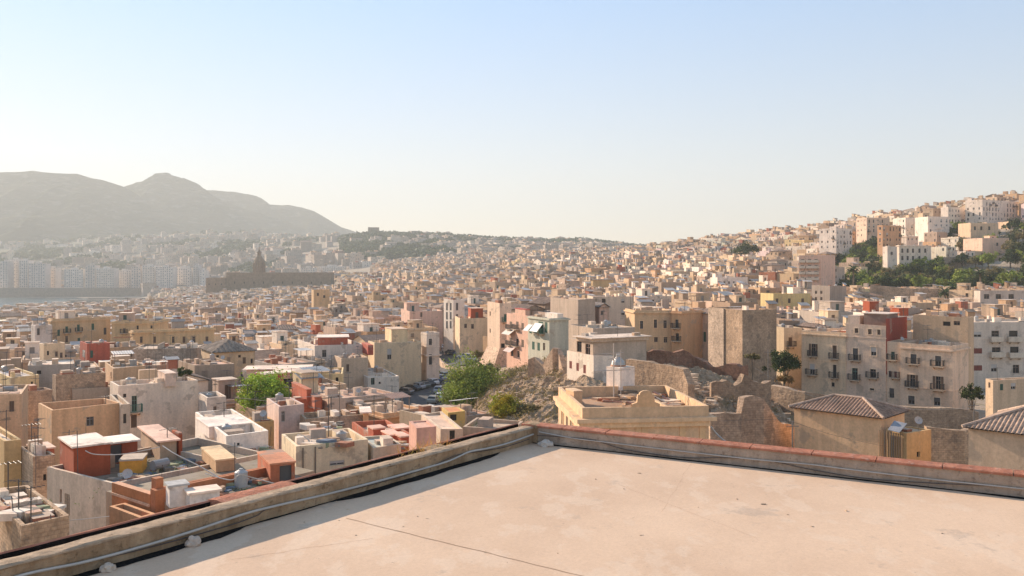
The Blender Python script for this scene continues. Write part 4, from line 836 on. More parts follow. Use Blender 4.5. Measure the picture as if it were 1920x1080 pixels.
h = B("apartment_block", "white terraced flats with long shaded balconies on the crest", "white terraced flats", "building", 1778, 388, 528, 25, 1812, 1764, (.62, .56, .51), [('f', x, y, 6, 4, 'd') for x in (1786, 1795, 1804) for y in (394, 402)], ph=1., extras=FULL, keep=20)
h = B("apartment_block", "white flat roofed block with strip windows above the trees", "white strip window block", "building", 1740, 406, 500, 10, 1780, (12,), (.64, .58, .53), [('f', x, y, 6, 4, 'd') for x in (1745, 1754, 1763, 1772) for y in (413, 422)], ph=.7, extras=FULL, keep=24)
h = B("apartment_block", "white apartment block with set back top floor on the ridge", "set back white block", "building", 1698, 408, 520, 12, 1738, (12,), (.62, .57, .52), [('f', x, y, 5, 4, 'd') for x in (1704, 1713, 1722, 1731) for y in (415, 424)], ph=.7, extras=FULL, keep=26)
h = B("apartment_block", "orange brown ridge house with a blank flank", "orange brown ridge house", "building", 1655, 422, 470, 28, 1690, 1645, (.46, .28, .17), [], ph=.5, extras=SOME, keep=22)
h = B("apartment_block", "pale broad apartment building with a rooftop pavilion on the ridge", "broad ridge building", "building", 1625, 408, 560, 10, 1668, (12,), (.54, .42, .34), [('f', x, 416, 5, 4, 'd') for x in (1630, 1640, 1650, 1660)], ph=.7, extras=FULL, keep=18)
h = B("apartment_block", "white wedge of stepped flats left of the wooded slope", "white stepped flats", "building", 1568, 428, 520, 35, 1598, 1536, (.62, .57, .53), [('l', x, y, 4, 4, 'd') for x in (1543, 1552, 1561) for y in (440, 450)], extras=FULL, keep=30)
h = B("villa", "tan terraced villa with dark openings at the upper frame edge", "tan terraced villa", "villa", 1820, 418, 470, 10, 1872, (10,), (.52, .40, .29), [('f', x, 428, 4, 7, 'v') for x in (1828, 1840, 1855)], extras=SOME, keep=26)
h = B("villa", "pink walled estate stepping up the hill to the far right", "pink walled estate", "villa", 1842, 446, 440, 8, 1892, 1806, (.54, .40, .32), [('f', 1870, 458, 4, 6, 'v')], ph=1.2, extras=FULL, keep=24)
h = B("villa", "long peach garden wall house near the top right corner of town", "peach wall house", "villa", 1892, 415, 500, 6, 1990, (10,), (.50, .37, .27), [], extras=SOME, keep=20)
h = B("house", "low white house with a long balcony under the palms", "long balcony house", "house", 1838, 545, 262, 8, 1990, 1826, (.50, .44, .39), [('f', x, 556, 10, 9, 'db') for x in (1850, 1872, 1896)], extras=FULL, keep=24)
# ---- fortress, domed church, waterfront
h = B("fortress", "very long dark stone fortress wall across the old town skyline", "long stone fortress", "fortress", 424, 511, 1130, 3, 621, (26,), (.26, .205, .155), [('f', x, 530, 2, 4, 'v') for x in range(440, 610, 18)], ph=.4, mat='stone', extras=NOEX, keep=28, cornice=(.5, 5.5, .7))
h = B("fortress", "lower stepped stone bastion at the seaward end of the fortress", "stone bastion", "fortress", 386, 521, 1125, 4, 423, (24,), (.27, .21, .16), [('f', x, 533, 2, 3, 'v') for x in (392, 404, 415)], ph=.4, mat='stone', extras=NOEX, keep=22)
cy_ = 1185.; root = empty("church_dome", (wx(486, cy_), cy_, wz(545, cy_))); tag(root, "domed church tower with slim spire rising behind the fortress", "church"); zz = lambda py: wz(py, cy_) - wz(545, cy_)
cs = (.21, .165, .125)
mb = MB(); mb.cyl(0, 0, 0, zz(497), 8.0, cs, 'stone', 14); 
for k in range(10):
    a = 2 * math.pi * k / 10; x, y = math.cos(a) * 8, math.sin(a) * 8; mb.cyl(x, y, zz(513), zz(494), .9, cs, 'stone', 6); mb.cyl(x, y, zz(494), zz(491.5), .9, cs, 'stone', 6, .1)
mb.obj("drum", root); mb = MB(); pr = (7.6, zz(497))
for r, py in ((7.3, 493), (6.6, 489), (5.4, 485), (4.2, 482), (3.2, 480)): mb.cyl(0, 0, pr[1], zz(py), pr[0], cs, 'stone', 14, r); pr = (r, zz(py))
mb.obj("dome", root, smooth=True); mb = MB(); mb.cyl(0, 0, pr[1], zz(474), 2.6, cs, 'stone', 10); mb.cyl(0, 0, zz(474), zz(473), 3.4, cs, 'stone', 10); mb.cyl(0, 0, zz(473), zz(469), 2.2, cs, 'stone', 10, 1); mb.obj("lantern", root)
mb = MB(); mb.cyl(0, 0, zz(469), zz(461), 1.0, cs, 'stone', 8, .15); mb.obj("spire", root); LAND.append(("domed church tower", 486, 480, cy_))
WF = [(0, 14, 490, 'pink'), (16, 34, 486, 'white'), (36, 52, 488, 'white'), (54, 84, 494, 'rosy'), (88, 104, 502, 'tan'), (120, 156, 505, 'white'), (160, 178, 497, 'tan'), (181, 214, 503, 'white'), (217, 245, 507, 'grey'), (246, 264, 500, 'peach'), (267, 290, 498, 'white'), (292, 324, 500, 'white'), (326, 360, 503, 'white'), (362, 372, 497, 'grey'), (374, 384, 506, 'white'), (565, 590, 502, 'cream'), (596, 650, 500, 'white'), (655, 694, 505, 'white')]
CW = dict(pink="pale pinkish", white="whitish", rosy="pale rosy", tan="pale tan", grey="pale grey", peach="pale peach", cream="cream")
for i, (p0, p1, yt, c) in enumerate(WF):
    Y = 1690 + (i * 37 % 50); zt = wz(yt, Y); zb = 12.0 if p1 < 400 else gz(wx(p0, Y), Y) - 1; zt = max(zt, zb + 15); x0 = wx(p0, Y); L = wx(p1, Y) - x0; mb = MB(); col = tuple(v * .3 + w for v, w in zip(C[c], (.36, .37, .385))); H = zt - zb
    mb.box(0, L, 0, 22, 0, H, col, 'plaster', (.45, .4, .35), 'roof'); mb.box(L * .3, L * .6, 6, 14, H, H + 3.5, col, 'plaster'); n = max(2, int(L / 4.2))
    for r in range(int(H / 3.6) - 1):
        z = H - 3.2 - 3.6 * r
        if i % 3 == 1: mb.box(.4, L - .4, -1.4, 0, z - .35, z + .7, tuple(min(.75, v * 1.12) for v in col), 'plaster', bottom=True)
        for k in range(n):
            x = L * (k + .5) / n
            if (k * 7 + r * 3 + i) % 6: mb.poly([(x - 1.1, -.06, z), (x + 1.1, -.06, z), (x + 1.1, -.06, z + 2), (x - 1.1, -.06, z + 2)], (.2, .19, .185), 'paint')
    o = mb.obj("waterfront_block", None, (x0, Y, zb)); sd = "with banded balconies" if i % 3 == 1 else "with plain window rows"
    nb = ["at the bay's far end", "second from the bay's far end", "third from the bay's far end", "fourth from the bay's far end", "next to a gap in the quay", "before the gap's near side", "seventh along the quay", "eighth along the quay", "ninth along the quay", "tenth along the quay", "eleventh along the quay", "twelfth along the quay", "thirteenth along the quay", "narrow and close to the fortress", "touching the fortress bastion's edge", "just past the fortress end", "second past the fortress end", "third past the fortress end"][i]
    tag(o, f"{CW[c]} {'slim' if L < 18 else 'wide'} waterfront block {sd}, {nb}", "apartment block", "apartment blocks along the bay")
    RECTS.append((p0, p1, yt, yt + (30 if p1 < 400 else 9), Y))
for px0, px1, Y, z, lab in ((-60, 385, 1672, 17, "dark quay embankment under the waterfront blocks"), (165, 362, 1540, 2.2, "long low pale quay wall across the bay in front of the blocks"), (128, 300, 1420, 3.0, "nearer grey breakwater with a pale top in the bay"), (30, 135, 1330, 1.2, "thin pale jetty near the bay's open end")):
    x0, x1 = wx(px0, Y), wx(px1, Y); mb = MB(); mb.box(0, x1 - x0, 0, 9, 0, z + 2, (.27, .25, .23), 'stone', (.55, .50, .45)); mb.box(0, x1 - x0, -2.5, 0, 0, z, (.27, .25, .23), 'stone'); tag(mb.obj("breakwater", None, (x0, Y, -.5)), lab, "quay", "quay walls in the bay")
# ---- retaining walls and ruins
def ruin_wall(name, label, cat, pts, th, col, seed, rag=.5, step=1.0, buttress=False, mat='stone'):
    """wall along (px, top row, distance) points with a ragged top, as one body"""
    rng = random.Random(seed); W = [(wx(p, Y), Y, wz(t, Y)) for p, t, Y in pts]; S = []
    for (x0, y0, z0), (x1, y1, z1) in zip(W, W[1:]):
        n = max(1, int(math.hypot(x1 - x0, y1 - y0) / step))
        for i in range(n): f = i / n; S.append((x0 + (x1 - x0) * f, y0 + (y1 - y0) * f, z0 + (z1 - z0) * f))
    S.append(W[-1]); mb = MB(); prev = None; dz = 0
    for i, (x, y, z) in enumerate(S):
        dz = dz * .5 + rng.uniform(-rag, rag * .6); a = S[max(0, i - 1)]; b = S[min(len(S) - 1, i + 1)]; L = math.hypot(b[0] - a[0], b[1] - a[1]) or 1
        nx, ny = (b[1] - a[1]) / L * th / 2, -(b[0] - a[0]) / L * th / 2; zb = gz(x, y) - 1.5
        ring = [(x + nx, y + ny, zb), (x + nx, y + ny, z + dz), (x - nx, y - ny, z + dz + rng.uniform(-.1, .1)), (x - nx, y - ny, zb)]
        if prev:
            for k in range(3): mb.poly([prev[k], ring[k], ring[k + 1], prev[k + 1]], col, mat)
        else: mb.poly(ring, col, mat)
        prev = ring
    mb.poly(prev, col, mat); o = mb.obj(name); tag(o, label, cat)
    RECTS.append((min(p[0] for p in pts), max(p[0] for p in pts), min(p[1] for p in pts), max(p[1] for p in pts) + 25, min(p[2] for p in pts))); return o
ruin_wall("retaining_wall", "long brown retaining wall behind the classical house roof", "wall", [(1178, 672, 100), (1235, 680, 96), (1286, 691, 92), (1296, 720, 91)], .8, (.33, .25, .185), 1, .12)
ruin_wall("retaining_wall", "dark rubble wall stepping below the brown blank block", "wall", [(1205, 655, 128), (1300, 660, 128), (1335, 680, 126), (1400, 688, 122)], .9, (.25, .145, .105), 2, .6, .7)
ruin_wall("ruined_wall", "ruined grey plaster wall beside the classical house", "wall", [(1330, 772, 78), (1385, 768, 78), (1390, 745, 78.5), (1412, 742, 79), (1428, 748, 79), (1455, 790, 80), (1490, 800, 82)], .7, (.40, .31, .24), 3, .25, .6)
ruin_wall("ruined_wall", "broken brown house gable above the rubble yard", "wall", [(1332, 712, 100), (1352, 705, 100), (1372, 722, 101), (1392, 700, 102), (1430, 722, 102), (1440, 712, 103)], .8, (.31, .235, .175), 4, .5, .6)
ruin_wall("garden_wall", "long low tan garden wall in front of the apartment row", "wall", [(1448, 722, 112), (1510, 735, 108), (1560, 742, 108), (1690, 762, 106), (1800, 765, 104), (1835, 770, 103)], .7, (.34, .265, .20), 5, .12)
ruin_wall("garden_wall", "pinkish lane wall right of the pyramid roof house", "wall", [(1735, 800, 84), (1805, 806, 84), (1818, 800, 85)], .5, (.42, .31, .22), 6, .08)
ruin_wall("ruined_wall", "triangular broken gable under the pale green house", "wall", [(990, 672, 138), (1003, 668, 138), (1022, 678, 136), (1038, 650, 134), (1048, 652, 134), (1060, 690, 131)], .8, (.43, .33, .25), 7, .3, .6)
ruin_wall("road_wall", "pale curved parapet wall under the upper row of parked cars", "wall", [(824, 672, 226), (830, 679, 218), (842, 686, 212), (858, 691, 207), (880, 697, 202)], .5, (.55, .45, .36), 8, .02)
ruin_wall("garden_wall", "long grey terrace wall on the wooded hillside", "wall", [(1770, 482, 428), (1840, 480, 428), (1990, 478, 425)], 1.2, (.36, .30, .25), 9, .1, 4)
ruin_wall("garden_wall", "beige garden wall at the foot of the hillside trees", "wall", [(1632, 533, 318), (1700, 541, 312), (1760, 541, 312)], 1.2, (.42, .33, .25), 10, .1, 4)
# rocky spur: one displaced sheet over the ground
ROCKS = []
def top_of(x, y):
    z = gz(x, y) + .3
    for x0, x1, y0, y1, nx, ny, V in ROCKS:
        if x0 <= x <= x1 and y0 <= y <= y1: z = max(z, V[round((y - y0) / (y1 - y0) * ny) * (nx + 1) + round((x - x0) / (x1 - x0) * nx)][2])
    return z
def rock_sheet(name, x0, x1, y0, y1, step, amp, seed, lift, mat='slope'):
    nx, ny = int((x1 - x0) / step), int((y1 - y0) / step); V = []
    for j in range(ny + 1):
        for i in range(nx + 1):
            x, y = x0 + (x1 - x0) * i / nx, y0 + (y1 - y0) * j / ny; e = min(1, min(i, j, nx - i, ny - j) / 4)
            v = Vector((x * .22 + seed, y * .22, .5)); d = mnoise.ridged_multi_fractal(v, .75, 2.2, 7, 1., 2.) - .9; c = mnoise.cell(Vector((x * .35, y * .35, seed))) * .5
            V.append((x, y, gz(x, y) + e * (lift + amp * (d + c * .35)) - (1 - e) * 1.2))
    fs = [(j * (nx + 1) + i, j * (nx + 1) + i + 1, (j + 1) * (nx + 1) + i + 1, (j + 1) * (nx + 1) + i) for j in range(ny) for i in range(nx)]
    ROCKS.append((x0, x1, y0, y1, nx, ny, V))
    me = bpy.data.meshes.new(name); me.from_pydata(V, [], fs); me.materials.append(M[mat]); tag(link(name, me), kind="structure")
rock_sheet("rocky_slope", -7, 14, 78, 168, .4, .95, 2.2, .6)
rock_sheet("rubble_ground", 14, 42, 74, 122, .6, .9, 5.2, .3)
rock_sheet("rubble_slope", 17, 36, 90, 124, .38, 1.25, 6.6, 2.6)
rock_sheet("rubble_ground", 42, 75, 74, 112, .7, .4, 9.2, .0)
# loose rubble and roof debris (uncountable)
def debris(name, spots, seed, cols, size=1.):
    rng = random.Random(seed); mb = MB()
    for x, y, z, r, n in spots:
        for _ in range(n):
            a, d = rng.uniform(0, 6.3), r * math.sqrt(rng.random()); cx, cy = x + math.cos(a) * d, y + math.sin(a) * d
            s = rng.uniform(.08, .35) * rng.choice([.6, 1, 1, 1.6]) * size; c = rng.choice(cols); w = rng.uniform(.5, 2.2)
            z0 = z if z is not None else top_of(cx, cy) - .05; b = rng.uniform(0, 3.14); p = [(cx + s * w * math.cos(b + k * 1.57 + rng.uniform(-.3, .3)) , cy + s * math.sin(b + k * 1.57)) for k in range(4)]
            mb.prism(p, z0 - .05 * size, z0 + s * rng.uniform(.3, 1.2) * (1 - d / r * .4), c, 'plaster')
    tag(mb.obj(name), kind="stuff", label=None)
zc = clh.zb + clh.zr; spots = []
rngd = random.Random(5); ca, sa = math.cos(clh.a), math.sin(clh.a)
for lx, ly, r, n in ((6.3, 6.5, 1.6, 90), (7.2, 4.2, 1.1, 60), (5.8, 8.8, 1.5, 60), (4.6, 5.0, .9, 22), (2.2, 1.3, .8, 26), (3.4, 7.2, .8, 18), (7.5, 9.5, .9, 40), (4.2, 2.4, .7, 10)): spots.append((clh.cx + ca * lx - sa * ly, clh.cy + sa * lx + ca * ly, zc, r, n))
debris("roof_debris", spots, 3, [(.42, .28, .17), (.34, .22, .14), (.55, .42, .30), (.30, .12, .07), (.62, .55, .46), (.20, .15, .11)])
debris("roof_clutter", [(wx(p, Y), Y, wz(py, Y), r, n) for p, py, Y, r, n in ((243, 902, 60, 1.6, 50), (330, 883, 63, 1.8, 30), (360, 866, 66, 1.6, 24), (420, 925, 54, 1., 20), (465, 905, 56, 1., 14), (480, 845, 70.5, 1.4, 30), (440, 850, 70.5, 1.2, 20), (900, 815, 75, 2., 40), (620, 832, 66, 1.6, 40), (30, 960, 47, 2., 50), (600, 800, 79, 2., 30), (730, 838, 69, 1.5, 24))], 14, [(.42, .30, .2), (.34, .24, .17), (.58, .50, .42), (.30, .14, .09), (.62, .58, .52), (.16, .14, .12), (.25, .28, .18), (.12, .16, .22)])
debris("fallen_rubble", [(wx(p, Y), Y, None, r, n) for p, Y, r, n in ((1000, 120, 6, 120), (1030, 112, 5, 90), (960, 132, 5, 70), (1350, 108, 6, 260), (1400, 106, 6, 240), (1310, 104, 5, 160), (1400, 90, 7, 160), (1350, 96, 6, 120), (1440, 84, 5, 90), (1240, 110, 9, 120), (1480, 100, 6, 70), (1700, 92, 8, 60), (1345, 66, 3, 60))], 4, [(.42, .32, .23), (.36, .26, .18), (.50, .40, .30), (.28, .21, .15), (.55, .46, .37)])
rngp = random.Random(9)
for k in range(7):                                # loose planks and boards leaning on the classical house roof
    lx, ly, ang, ln = [(5.6, 4.6, 2.2, 1.7), (6.7, 5.6, -.8, 1.9), (7.3, 6.2, -.9, 2.2), (4.9, 7.6, .4, 1.4), (4.5, 2.9, -.6, 1.8), (6.9, 2.9, .1, 1.2), (3.1, 4.8, .2, 1.5)][k]
    x, y = clh.cx + ca * lx - sa * ly, clh.cy + sa * lx + ca * ly; mb = MB(); mb.box(-ln / 2, ln / 2, -.12, .12, 0, .06, (.55, .38, .25) if k % 2 else (.28, .12, .075), 'paint', bottom=True)
    o = mb.obj("loose_plank", None, (x, y, zc + .35)); o.rotation_euler = (0, [.45, .3, .28, .1, .2, .05, .1][k], ang)
    tag(o, ["pale plank tilted up beside the white stair tower", "brown board lying on the rubble heap behind the pediment", "long pale plank along the right roof parapet", "brown board behind the rubble near the stair tower", "pale sloping plank left of the little pediment", "brown board right of the little pediment", "pale board lying near the roof's middle"][k], "plank", "loose boards on the classical house roof")
def ladder_mast():
    lx, ly = 4.0, 8.4; x, y = clh.cx + ca * lx - sa * ly, clh.cy + sa * lx + ca * ly; mb = MB(); c = (.50, .42, .34)
    mb.cyl(0, 0, 0, 4.2, .05, c, 'paint', 6); mb.cyl(.55, .1, 0, 3.7, .03, c, 'paint', 5)
    for z, l in ((3.4, 1.3), (2.1, 2.2), (3.0, .6)): mb.tube([(-l * .7, 0, z), (l * .6, .1, z + .1)], .03, c, 'paint', 4)
    tag(mb.obj("antenna_mast", None, (x, y, zc)), "tall pale pipe mast with crossbars beside the white stair tower", "antenna mast")
ladder_mast()
# ------------------------------------------------------------------ road and cars
RC = [P(806, 800, 139), P(792, 765, 157), P(805, 740, 173), P(824, 712, 196), P(838, 694, 214), P(846, 684, 226)]
RW = [13, 12, 10.5, 8, 6, 5.5]
def sheet(name, C_, W_, mat, dz, kind="structure", sub=8):
    V = []; n = len(C_)
    for i in range((n - 1) * sub + 1):
        k = min(i // sub, n - 2); f = i / sub - k; p = C_[k].lerp(C_[k + 1], f); w = W_[k] * (1 - f) + W_[k + 1] * f; d = (C_[k + 1] - C_[k]); d.z = 0; d.normalize(); s = Vector((-d.y, d.x, 0))
        for t in np.linspace(-1, 1, 9): v = p + s * (w * t / 2); V.append((v.x, v.y, gz(v.x, v.y) + dz))
    m = (n - 1) * sub; fs = [(i * 9 + j, i * 9 + j + 1, (i + 1) * 9 + j + 1, (i + 1) * 9 + j) for i in range(m) for j in range(8)]
    me = bpy.data.meshes.new(name); me.from_pydata(V, [], fs); me.materials.append(M[mat]); tag(link(name, me), kind=kind)
sheet("road", RC, RW, 'asphalt', .25)
UP = [P(884, 692, 214), P(862, 684, 224), P(846, 675, 238), P(836, 664, 256)]
sheet("road", UP, [5, 5, 5, 5], 'asphalt', .32)
mb = MB()
for px, py in ((800, 752), (792, 760), (786, 770), (812, 741), (820, 733)):
    y = 26 * F / (py - HZ); x = wx(px, y); z = gz(x, y) + .27; mb.poly([(x, y, z), (x + 3.2, y - 1.2, gz(x + 3.2, y - 1.2) + .27), (x + 3.25, y - 1.05, gz(x + 3.2, y - 1.05) + .27), (x + .05, y + .15, z)], (.62, .6, .56), 'paint')
tag(mb.obj("road_markings"), kind="structure")
def car_meshes(v):
    L, W, H = [(4.0, 1.7, 1.46), (4.4, 1.75, 1.42), (3.6, 1.62, 1.5)][v]; x = L / 2
    prof = [(-x, .35), (-x, .78), (-x * .92, .9)] + ([(-x * .78, .93), (-x * .5, H - .06), (-x * .38, H), (x * .12, H), (x * .22, H - .05), (x * .5, .95)] if v == 1 else [(-x * .88, 1.0), (-x * .72, H - .08), (-x * .6, H), (x * .1, H), (x * .2, H - .05), (x * .5, .95)]) + [(x * .9, .82), (x * .985, .68), (x, .35)]
    mb = MB(); n = len(prof); half = lambda z: W / 2 if z < .96 else W / 2 - .16 * (z - .9) / (H - .9)
    for i in range(n):
        (xa, za), (xb, zb_) = prof[i], prof[(i + 1) % n]; mb.poly([(xa, -half(za), za), (xb, -half(zb_), zb_), (xb, half(zb_), zb_), (xa, half(za), za)], (1, 1, 1), 'car')
    for s in (-1, 1): mb.poly([(a, s * half(b), b) for a, b in prof], (1, 1, 1), 'car')
    gl = MB(); e = .012; k = [i for i, p in enumerate(prof) if p[1] > .9]; r0, r1 = prof[5 if v == 1 else 5], None
    back = [prof[3], prof[4]]; front = [prof[-4], prof[-5]]
    for (b, t), sg in ((back, -1), (front, 1)):
        b2 = (b[0] + (t[0] - b[0]) * .12, b[1] + (t[1] - b[1]) * .12); t2 = (b[0] + (t[0] - b[0]) * .92, b[1] + (t[1] - b[1]) * .92)
        gl.poly([(b2[0] + sg * e, -half(b2[1]) + .1, b2[1] + e), (b2[0] + sg * e, half(b2[1]) - .1, b2[1] + e), (t2[0] + sg * e, half(t2[1]) - .1, t2[1] + e), (t2[0] + sg * e, -half(t2[1]) + .1, t2[1] + e)], (0, 0, 0), 'glass')
    for s in (-1, 1):
        a0, a1, c1, c0 = back[0][0] + .2, back[1][0] + .12, front[1][0] - .1, front[0][0] - .15; m_ = (a0 + c0) / 2
        for (p, r, u, w_) in ((a0, m_ - .04, m_ - .04, a1), (m_ + .04, c0, c1, m_ + .04)):
            gl.poly([(p, s * (half(1.0) + e), 1.0), (r, s * (half(1.0) + e), 1.0), (u, s * (half(H - .1) + e), H - .1), (w_, s * (half(H - .1) + e), H - .1)], (0, 0, 0), 'glass')
    wh = MB(); nn = 12
    for y0, y1, r, m, c in ((-.09, .09, .31, 'rubber', (0, 0, 0)), (-.1, -.091, .17, 'metal', (.5, .5, .5)), (.091, .1, .17, 'metal', (.5, .5, .5))):
        rg = [(math.cos(6.2832 * k / nn) * r, math.sin(6.2832 * k / nn) * r) for k in range(nn)]
        for k in range(nn): p, q_ = rg[k], rg[(k + 1) % nn]; wh.poly([(p[0], y0, p[1]), (q_[0], y0, q_[1]), (q_[0], y1, q_[1]), (p[0], y1, p[1])], c, m)
        for y in (y0, y1): wh.poly([(p[0], y, p[1]) for p in rg], c, m)
    return mb.mesh("body"), gl.mesh("window_glass"), wh.mesh("wheel"), L, W
CARM = [car_meshes(v) for v in range(3)]
def car(px, py, Y, ang, v, colr, label):
    x, y = wx(px, Y), Y; r = empty("parked_car", (x, y, gz(x, y) + .27 + (.08 if Y > 208 else 0)), R(ang)); b, g, w, L, W = CARM[v]
    tag(r, label, "car", "cars parked along the road"); bo = link("body", b, r); bo.color = (*colr, 1); link("window_glass", g, r)
    for sx_ in (-1, 1):
        for sy_ in (-1, 1): link("wheel", w, r, (sx_ * L * .31, sy_ * (W / 2 - .08), .31))
dk, gr, sv, wh_, rd, bl, be = (.03, .03, .033), (.10, .10, .10), (.32, .32, .32), (.66, .65, .62), (.28, .03, .03), (.04, .06, .13), (.36, .33, .27)
gy = lambda py: 26 * F / (py - HZ)
CARS = [(757, 738, 158, 0, gr, "dark grey car nearest the small white house on the parking's near end"), (771, 731, 150, 1, dk, "black car second along the parking's left kerb"), (782, 729, 145, 2, sv, "silver car third along the left kerb"), (791, 727, 140, 0, (.12, .13, .11), "olive grey car fourth along the left kerb"),
        (800, 724, 135, 1, dk, "black saloon fifth along the kerb by the ornate corner house"), (808, 722, 132, 0, wh_, "white car sixth along the kerb by the ornate corner house"), (816, 718, 130, 2, bl, "dark blue car seventh along the left kerb"), (823, 715, 128, 1, sv, "silver saloon eighth along the left kerb"), (830, 711, 126, 0, (.05, .12, .11), "teal car at the far end of the left kerb"),
        (814, 757, 78, 0, be, "beige car standing apart next to the big road tree"), (823, 739, 84, 2, sv, "grey car half under the big road tree's crown"), (827, 752, 80, 0, wh_, "white car hidden at the big road tree's side")]
for px, py, ang, v, c, lab in CARS: car(px, py, gy(py), ang, v, c, lab)
UC = [(833, 657, 266, 95, 0, wh_, "white car highest on the upper road bend"), (836, 661, 260, 100, 2, (.50, .20, .19), "reddish car second on the upper road bend"), (836, 665, 254, 105, 1, wh_, "white saloon third on the upper road bend"), (845, 669, 246, 125, 0, dk, "black car on the upper road bend between white ones"), (852, 671, 243, 130, 1, gr, "dark grey car in the middle of the upper bend"),
      (860, 672, 240, 140, 2, bl, "navy car below the little arch on the upper bend"), (866, 674, 238, 140, 0, sv, "silver car right of the navy car on the upper bend"), (872, 681, 228, 150, 1, wh_, "white saloon at the near end of the upper row"), (880, 684, 224, 150, 0, wh_, "white hatchback behind the big road tree top"), (885, 690, 217, 155, 2, wh_, "white small car touching the road tree's crown")]
for px, py, Y, ang, v, c, lab in UC: car(px, py, Y, ang, v, c, lab)
# ------------------------------------------------------------------ trees
def crown_mesh(name, rx, rz, nclump, per, leaf_s, mat, seed, squash=.8, fill=.35, ragged=.35):
    rng = np.random.default_rng(seed); V = []; Fc = []; cc = []
    for k in range(nclump):
        d = rng.normal(size=3); d /= np.linalg.norm(d); d[2] = abs(d[2]) * 1.0 - .45 * rng.random(); r = (fill + (1 - fill) * rng.random() ** .5) * (1 + rng.normal() * ragged * .4)
        c = d * r * np.array([rx, rx, rz]); s = rx * rng.uniform(.13, .3); tone = rng.uniform(.6, 1.45) * np.array([rng.uniform(.9, 1.15), 1, rng.uniform(.8, 1.1)])
        for _ in range(per):
            p = c + rng.normal(size=3) * s * np.array([.6, .6, .5]); a = rng.normal(size=3); a /= np.linalg.norm(a); b = np.cross(a, rng.normal(size=3)); b /= np.linalg.norm(b); l = leaf_s * rng.uniform(.6, 1.4)
            i = len(V); V += [p - a * l - b * l * .15, p + b * l * .55, p + a * l + b * l * .15, p - b * l * .5]; Fc.append((i, i + 1, i + 2, i + 3)); cc.append(tone * rng.uniform(.85, 1.15))
    V = np.array(V); me = bpy.data.meshes.new(name); me.from_pydata(V.tolist(), [], Fc); me.materials.append(M[mat])
    at = me.attributes.new("col", 'FLOAT_COLOR', 'FACE'); c = np.ones((len(Fc), 4), dtype=np.float32); c[:, :3] = np.clip(np.array(cc), 0, 1.6); at.data.foreach_set("color", c.ravel()); return me
def trunk_mesh(h, r, spread, seed, n=5):
    rng = random.Random(seed); mb = MB(); c = (.16, .12, .085); mb.tube([(0, 0, -1), (rng.uniform(-.1, .1), .05, h * .45), (rng.uniform(-.2, .2), 0, h * .8), (0, 0, h * 1.05)], [r, r * .8, r * .55, r * .3], c, 'bark', 7)
    for k in range(n):
        a = 6.28 * k / n + rng.random(); z0 = h * rng.uniform(.45, .75); e = Vector((math.cos(a) * spread, math.sin(a) * spread, h * rng.uniform(.95, 1.3))); s = Vector((0, 0, z0)); mb.tube([s, s.lerp(e, .5) + Vector((0, 0, -.1 * h)), e], [r * .5, r * .3, r * .1], c, 'bark', 5)
    return mb.mesh("trunk")
def tree(name, label, x, y, crown, trunk, zc_, zb=None, sc=1., group=None, rot=0, cat="tree"):
    r = empty(name, (x, y, gz(x, y) if zb is None else zb), rot); tag(r, label, cat, group); link("crown", crown, r, (0, 0, zc_), 0, (sc, sc, sc))
    if trunk: link("trunk", trunk, r, (0, 0, 0), 0, (sc, sc, sc))
    return r
def big(name, label, px, pc_, rpx, Y, mat, seed, zh=.85, ncl=90, per=70, ls=.17, cat="tree"):
    rx = rpx / F * Y; x = wx(px, Y); zc = wz(pc_, Y); zb = gz(x, Y); z = max(.6, zc - zb); tree(name, label, x, Y, crown_mesh("crown", rx, rx * zh, ncl, per, ls, mat, seed), trunk_mesh(max(.8, z - rx * .2), .07 * rx + .08, rx * .45, seed), z, zb, cat=cat)
    RECTS.append((px - rpx * .9, px + rpx * .9, pc_ - rpx * .8, pc_ + rpx * .45, Y)); LAND.append((re.split(r" (?:beside|between|behind|poking|below|high|on|under|next|at|in|right of) ", label)[0], px, pc_, Y))
big("broadleaf_tree", "big green tree beside the parking road", 889, 753, 64, 146, 'leaf', 1, 1.2, 110, 190, .2)
big("broadleaf_tree", "darker green tree behind the big road tree's right shoulder", 914, 697, 21, 168, 'leaf_dark', 2, .8, 40, 60, .2)
big("broadleaf_tree", "bright lime green tree between the roofs", 492, 747, 52, 108, 'leaf_bright', 3, .92, 75, 150, .15)
big("bush", "yellow green rounded bush below the rocks", 947, 769, 31, 108, 'leaf_yellow', 4, 1.15, 80, 90, .13, "bush")
big("bush", "olive green bush right of the yellow bush", 987, 774, 24, 106, 'leaf_dry', 5, .8, 44, 70, .12, "bush")
big("bush", "dry olive shrub high on the rocky spur", 968, 708, 24, 150, 'leaf_dry', 6, .7, 40, 60, .16, "bush")
big("bush", "small grey green shrub on the rock edge", 1010, 722, 14, 138, 'leaf_dry', 7, .7, 26, 50, .15, "bush")
big("bush", "dusty shrub under the arched window house", 900, 668, 15, 205, 'leaf_dry', 17, .6, 26, 50, .2, "bush")
big("broadleaf_tree", "dark ivy wrapped tree next to the cream row house", 1470, 684, 25, 138, 'leaf_dark', 8, 1.05, 60, 80, .18)
big("bush", "rusty brown dead frond bush under the ivy wrapped tree", 1472, 714, 17, 136, 'leaf_brown', 9, .5, 24, 50, .18, "bush")
big("bush", "green shrub at the foot of the pyramid roof house", 1486, 858, 9, 76, 'leaf', 10, .8, 22, 40, .1, "bush")
big("bush", "potted rooftop shrub on the big white house", 347, 700, 13, 112, 'leaf_dark', 11, 1., 22, 50, .12, "bush")
big("bush", "small shrub in the yard beside the windowless brown block", 1410, 670, 14, 132, 'leaf_dry', 12, .5, 22, 40, .16, "bush")
big("bush", "thin yellow weeds behind the rust sheds", 166, 822, 11, 70, 'leaf_yellow', 13, .35, 14, 30, .1, "bush")
